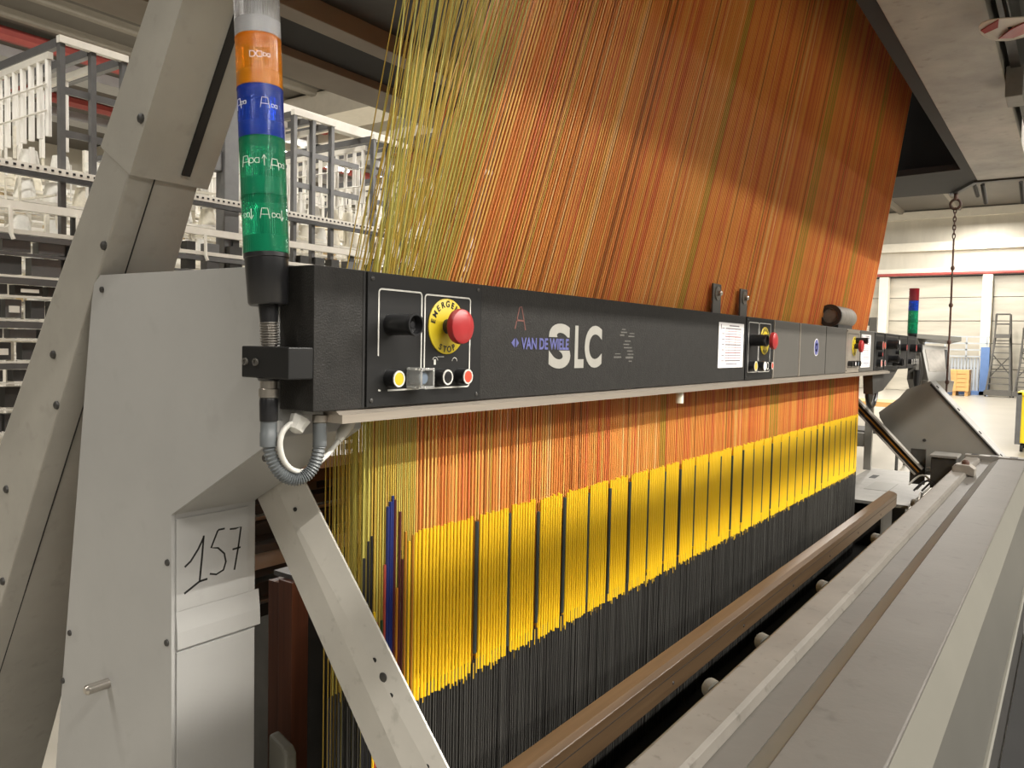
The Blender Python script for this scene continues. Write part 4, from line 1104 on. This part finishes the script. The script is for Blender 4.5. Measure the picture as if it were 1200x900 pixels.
for z0, z1 in levels:
    x = 0.98 + random.random() * 0.1
    while x < 1.95:
        wd = random.uniform(0.07, 0.16)
        m_ = random.choice(['creel_dark', 'creel_dark', 'creel_dark', 'dark', 'creel'])
        obj('motor_box', MB().box(x, x + wd, 3.945, 4.02, z0 + 0.002, z1), M[m_], t)
        if random.random() < 0.45:
            obj('box_label', MB().box(x + wd * 0.2, x + wd * 0.85, 3.938, 3.945, z0 + (z1 - z0) * 0.3, z0 + (z1 - z0) * 0.65), M['creel_w'], t)
        x += wd + random.uniform(0.01, 0.06)
    x = 2.3
    if z0 > 1.9:
        while x < 4.6:
            wd = random.uniform(0.06, 0.12)
            obj('motor_box', MB().box(x, x + wd, 3.945, 4.02, z0 + 0.002, z1 + 0.12), M[random.choice(['creel_dark', 'creel', 'dark'])], t)
            x += wd + random.uniform(0.06, 0.14)
for x in (1.22, 1.58, 2.42):
    obj('hook', MB().tube([(x, 3.92, 2.20), (x, 3.915, 2.05), (x + 0.01, 3.91, 2.02)], 0.012, 6), M['creel_w'], t)
# yarn cones on pegs: separate things
cone = MB().lathe([(0.022, 0), (0.062, 0.004), (0.066, 0.02), (0.045, 0.135), (0.018, 0.14)], (0, 0, 0), (0, 0, 1), 12)
cm = {}
for i, m_ in enumerate(('yarn', 'yarn2', 'yarn3')):
    me = make_mesh(cone, M[m_], 'yarn_cone'); cm[m_] = me
shelf = thing('cone_shelf', (4.0, 5.0, 0), 'pale open shelving deep in the creel behind the cream yarn cones', 'shelf')
cnt = 0
shelf_z = (2.52, 2.34, 2.10, 1.90, 1.70, 1.50)
for z in shelf_z:
    for y0 in (4.55, 5.25):
        obj('shelf_bar', MB().box(0.8, 9.0, y0 - 0.07, y0 + 0.07, z - 0.016, z), M['creel_w'], shelf)
for x in [1.0 + 0.8 * i for i in range(10)]:
    obj('post', MB().box(x - 0.02, x + 0.02, 5.34, 5.38, 0, 2.75), M['creel_w'], shelf)
    obj('post', MB().box(x + 0.18, x + 0.21, 4.64, 4.67, 0, 2.75), M['creel_w'], shelf)
LEVEL = dict(zip(shelf_z, ('topmost', 'second', 'third', 'fourth', 'fifth', 'lowest')))
CN = {'yarn': 'cream', 'yarn2': 'white', 'yarn3': 'tan'}
for z in shelf_z:
    for ri, y0 in enumerate((4.55, 5.25)):
        x = 0.95 + ri * 0.3
        while x < (2.5 if z < 1.95 else 6.6) and cnt < 298:
            m_ = random.choices(['yarn', 'yarn2', 'yarn3'], [5, 6, 1])[0]
            o = bpy.data.objects.new('yarn_cone', cm[m_])
            o.location = (x, y0, z)
            COL.objects.link(o)
            side = 'left of the leaning leg' if x < 2.3 else ('right of the near signal tower' if x < 4.6 else 'behind the orange cords')
            lb = '%s yarn cone on the %s %s creel shelf, %s' % (CN[m_], LEVEL[z], ('front', 'rear')[ri], side)
            tag(o, lb, 'yarn cone', lb.replace('cone', 'cones'))
            cnt += 1
            x += random.uniform(0.145, 0.26)
# threads and guide wires in the creel: uncountable
mb = MB()
for i in range(800):
    x = random.uniform(0.9, 6.5); y0 = random.uniform(4.1, 5.6); z = random.uniform(1.4, 2.65)
    r = random.random()
    if r < 0.45:
        mb.tube([(x, y0, z), (x + random.uniform(.2, .9), y0, z + random.uniform(-.03, .03))], random.choice((0.004, 0.006, 0.012)), 4, random.randrange(2))
    elif r < 0.8:
        mb.tube([(x, y0, z), (x, y0, z + random.uniform(.08, .35))], random.choice((0.006, 0.010, 0.016)), 4, random.randrange(2))
    else:
        mb.tube([(x, y0, z), (x + random.uniform(-.1, .1), y0 + random.uniform(.2, .8), z + random.uniform(-.05, .1))], 0.008, 4, random.randrange(3))
tag(obj('creel_threads', mb, [M['tube_w'], M['yarn'], M['yarn3']]), 'tangle of pale yarns pegs and guide wires filling the creel', 'yarn', kind='stuff')
# deep creel background rows
mb = MB()
for i in range(700):
    x = random.uniform(1.5, 13); z = random.choice((1.0, 1.3, 1.6, 1.9, 2.2, 2.5, 2.8)); y0 = random.choice((6.6, 7.2, 8.0))
    mb.lathe([(0.06, 0), (0.07, 0.02), (0.04, 0.16)], (x, y0, z), (0, 0, 1), 7, random.choices((0, 1, 2), (5, 5, 1))[0])
for y0 in (6.6, 7.2, 8.0):
    for z in (1.0, 1.3, 1.6, 1.9, 2.2, 2.5, 2.8):
        mb.box(1.2, 13.5, y0 - 0.06, y0 + 0.06, z - 0.03, z, 1)
    for x in [1.5 + 0.5 * i for i in range(24)]:
        mb.box(x - 0.02, x + 0.02, y0 + 0.06, y0 + 0.1, 0, 3.0, 1)
tag(obj('creel_backdrop', mb, [M['yarn'], M['tube_w'], M['yarn3']]), 'farther creel rows packed with pale yarn cones behind the front creel', 'yarn', kind='stuff')

# ================================================================== FAR HALL
t = thing('blue_enclosure', (33.2, 2.7, 0), 'blue framed enclosure with pale vertical slats at the end wall', 'enclosure')
for y0 in (1.80, 3.75):
    obj('post', MB().box(32.7, 33.0, y0 - 0.14, y0 + 0.14, 0, 1.75), M['blue'], t)
obj('base_beam', MB().box(32.7, 33.0, 1.7, 3.9, 0, 0.14), M['blue'], t)
mb = MB()
for i in range(16):
    y0 = 2.0 + i * 0.105
    mb.box(33.0, 33.06, y0, y0 + 0.075, 0.14, 1.35)
obj('slat_panel', mb, M['slat'], t, kind='stuff')
for z in (1.38, 1.62, 1.86, 2.1):
    obj('hand_rail', MB().box(32.9, 32.95, 1.7, 3.9, z, z + 0.05), M['slat'], t)
for y0 in (1.75, 2.4, 3.1, 3.8):
    obj('rail_post', MB().box(32.9, 32.95, y0, y0 + 0.05, 1.35, 2.1), M['slat'], t)
t = thing('wooden_crate', (31.8, 2.58, 0), 'light wooden crate on a pallet before the blue enclosure', 'crate')
obj('crate_core', MB().box(31.4, 32.3, 2.16, 3.0, 0.16, 0.92), M['crate'], t)
for i in range(5):
    z = 0.18 + i * 0.15
    obj('slat', MB().box(31.36, 31.4, 2.14, 3.02, z, z + 0.13), M['crate'], t)
for y0 in (2.14, 2.53, 2.94):
    obj('batten', MB().box(31.33, 31.36, y0, y0 + 0.09, 0.16, 0.92), M['crate'], t)
for y0 in (2.16, 2.54, 2.9):
    obj('pallet_runner', MB().box(31.4, 32.3, y0, y0 + 0.1, 0, 0.16), M['crate'], t)
def rolling_ladder(yc, top, lab):
    t = thing('rolling_ladder', (32.9, yc, 0), lab, 'ladder')
    for s in (-1, 1):
        obj('side_rail', MB().tube([(31.9, yc + s * 0.36, 0.1), (33.1, yc + s * 0.22, top - 0.75)], 0.035, 6), M['ladder'], t)
        obj('support_leg', MB().tube([(33.1, yc + s * 0.36, 0.1), (33.1, yc + s * 0.22, top)], 0.03, 6), M['ladder'], t)
        obj('guard_post', MB().tube([(32.7, yc + s * 0.22, top - 0.75), (32.7, yc + s * 0.22, top)], 0.025, 6), M['ladder'], t)
        obj('wheel', MB().lathe([(0.08, -0.02), (0.08, 0.02)], (32.0, yc + s * 0.38, 0.08), (0, 1, 0), 12), M['dull_black'], t)
    for i in range(9):
        q = (i + 0.5) / 9.5
        z = 0.1 + q * (top - 0.85); x = 31.9 + q * 1.2
        obj('step', MB().box(x - 0.05, x + 0.05, yc - 0.36 + 0.14 * q, yc + 0.36 - 0.14 * q, z, z + 0.035), M['ladder'], t)
    obj('platform', MB().box(32.65, 33.15, yc - 0.25, yc + 0.25, top - 0.85, top - 0.72), M['ladder'], t)
    for z in (top, top - 0.35):
        obj('guard_rail', MB().tube([(32.7, yc - 0.22, z), (32.7, yc + 0.22, z)], 0.022, 6), M['ladder'], t)
        obj('guard_rail', MB().tube([(33.1, yc - 0.22, z), (33.1, yc + 0.22, z)], 0.022, 6), M['ladder'], t)
    for a_, b_ in (((-1), 1), (1, -1)):
        obj('cross_brace', MB().tube([(33.1, yc + a_ * 0.33, 0.7), (33.1, yc + b_ * 0.3, 1.5)], 0.02, 5), M['ladder'], t)
    obj('foot_frame', MB().box(31.8, 32.0, yc - 0.42, yc + 0.42, 0.05, 0.22), M['ladder'], t)
rolling_ladder(1.30, 2.95, 'tall dark rolling ladder beside the blue post at the end wall')
rolling_ladder(0.45, 2.45, 'shorter dark rolling ladder at the right photo edge')
t = thing('yellow_cart', (13.9, -0.6, 0), 'yellow box cart with grey edges on the open floor at right', 'cart')
obj('box_body', MB().box(13.72, 14.5, -0.95, -0.215, 0.14, 0.88), M['cart'], t, bevel=0.01)
obj('corner_post', MB().box(13.69, 13.75, -0.25, -0.18, 0.12, 0.92), M['creel'], t)
obj('corner_post', MB().box(13.69, 13.75, -0.98, -0.92, 0.12, 0.92), M['creel'], t)
obj('top_edge', MB().box(13.69, 14.53, -0.98, -0.19, 0.88, 0.93), M['cart'], t, bevel=0.005)
for y0 in (-0.27, -0.9):
    for x in (13.8, 14.4):
        obj('wheel', MB().lathe([(0.065, -0.02), (0.065, 0.02)], (x, y0, 0.065), (0, 1, 0), 14), M['dull_black'], t)
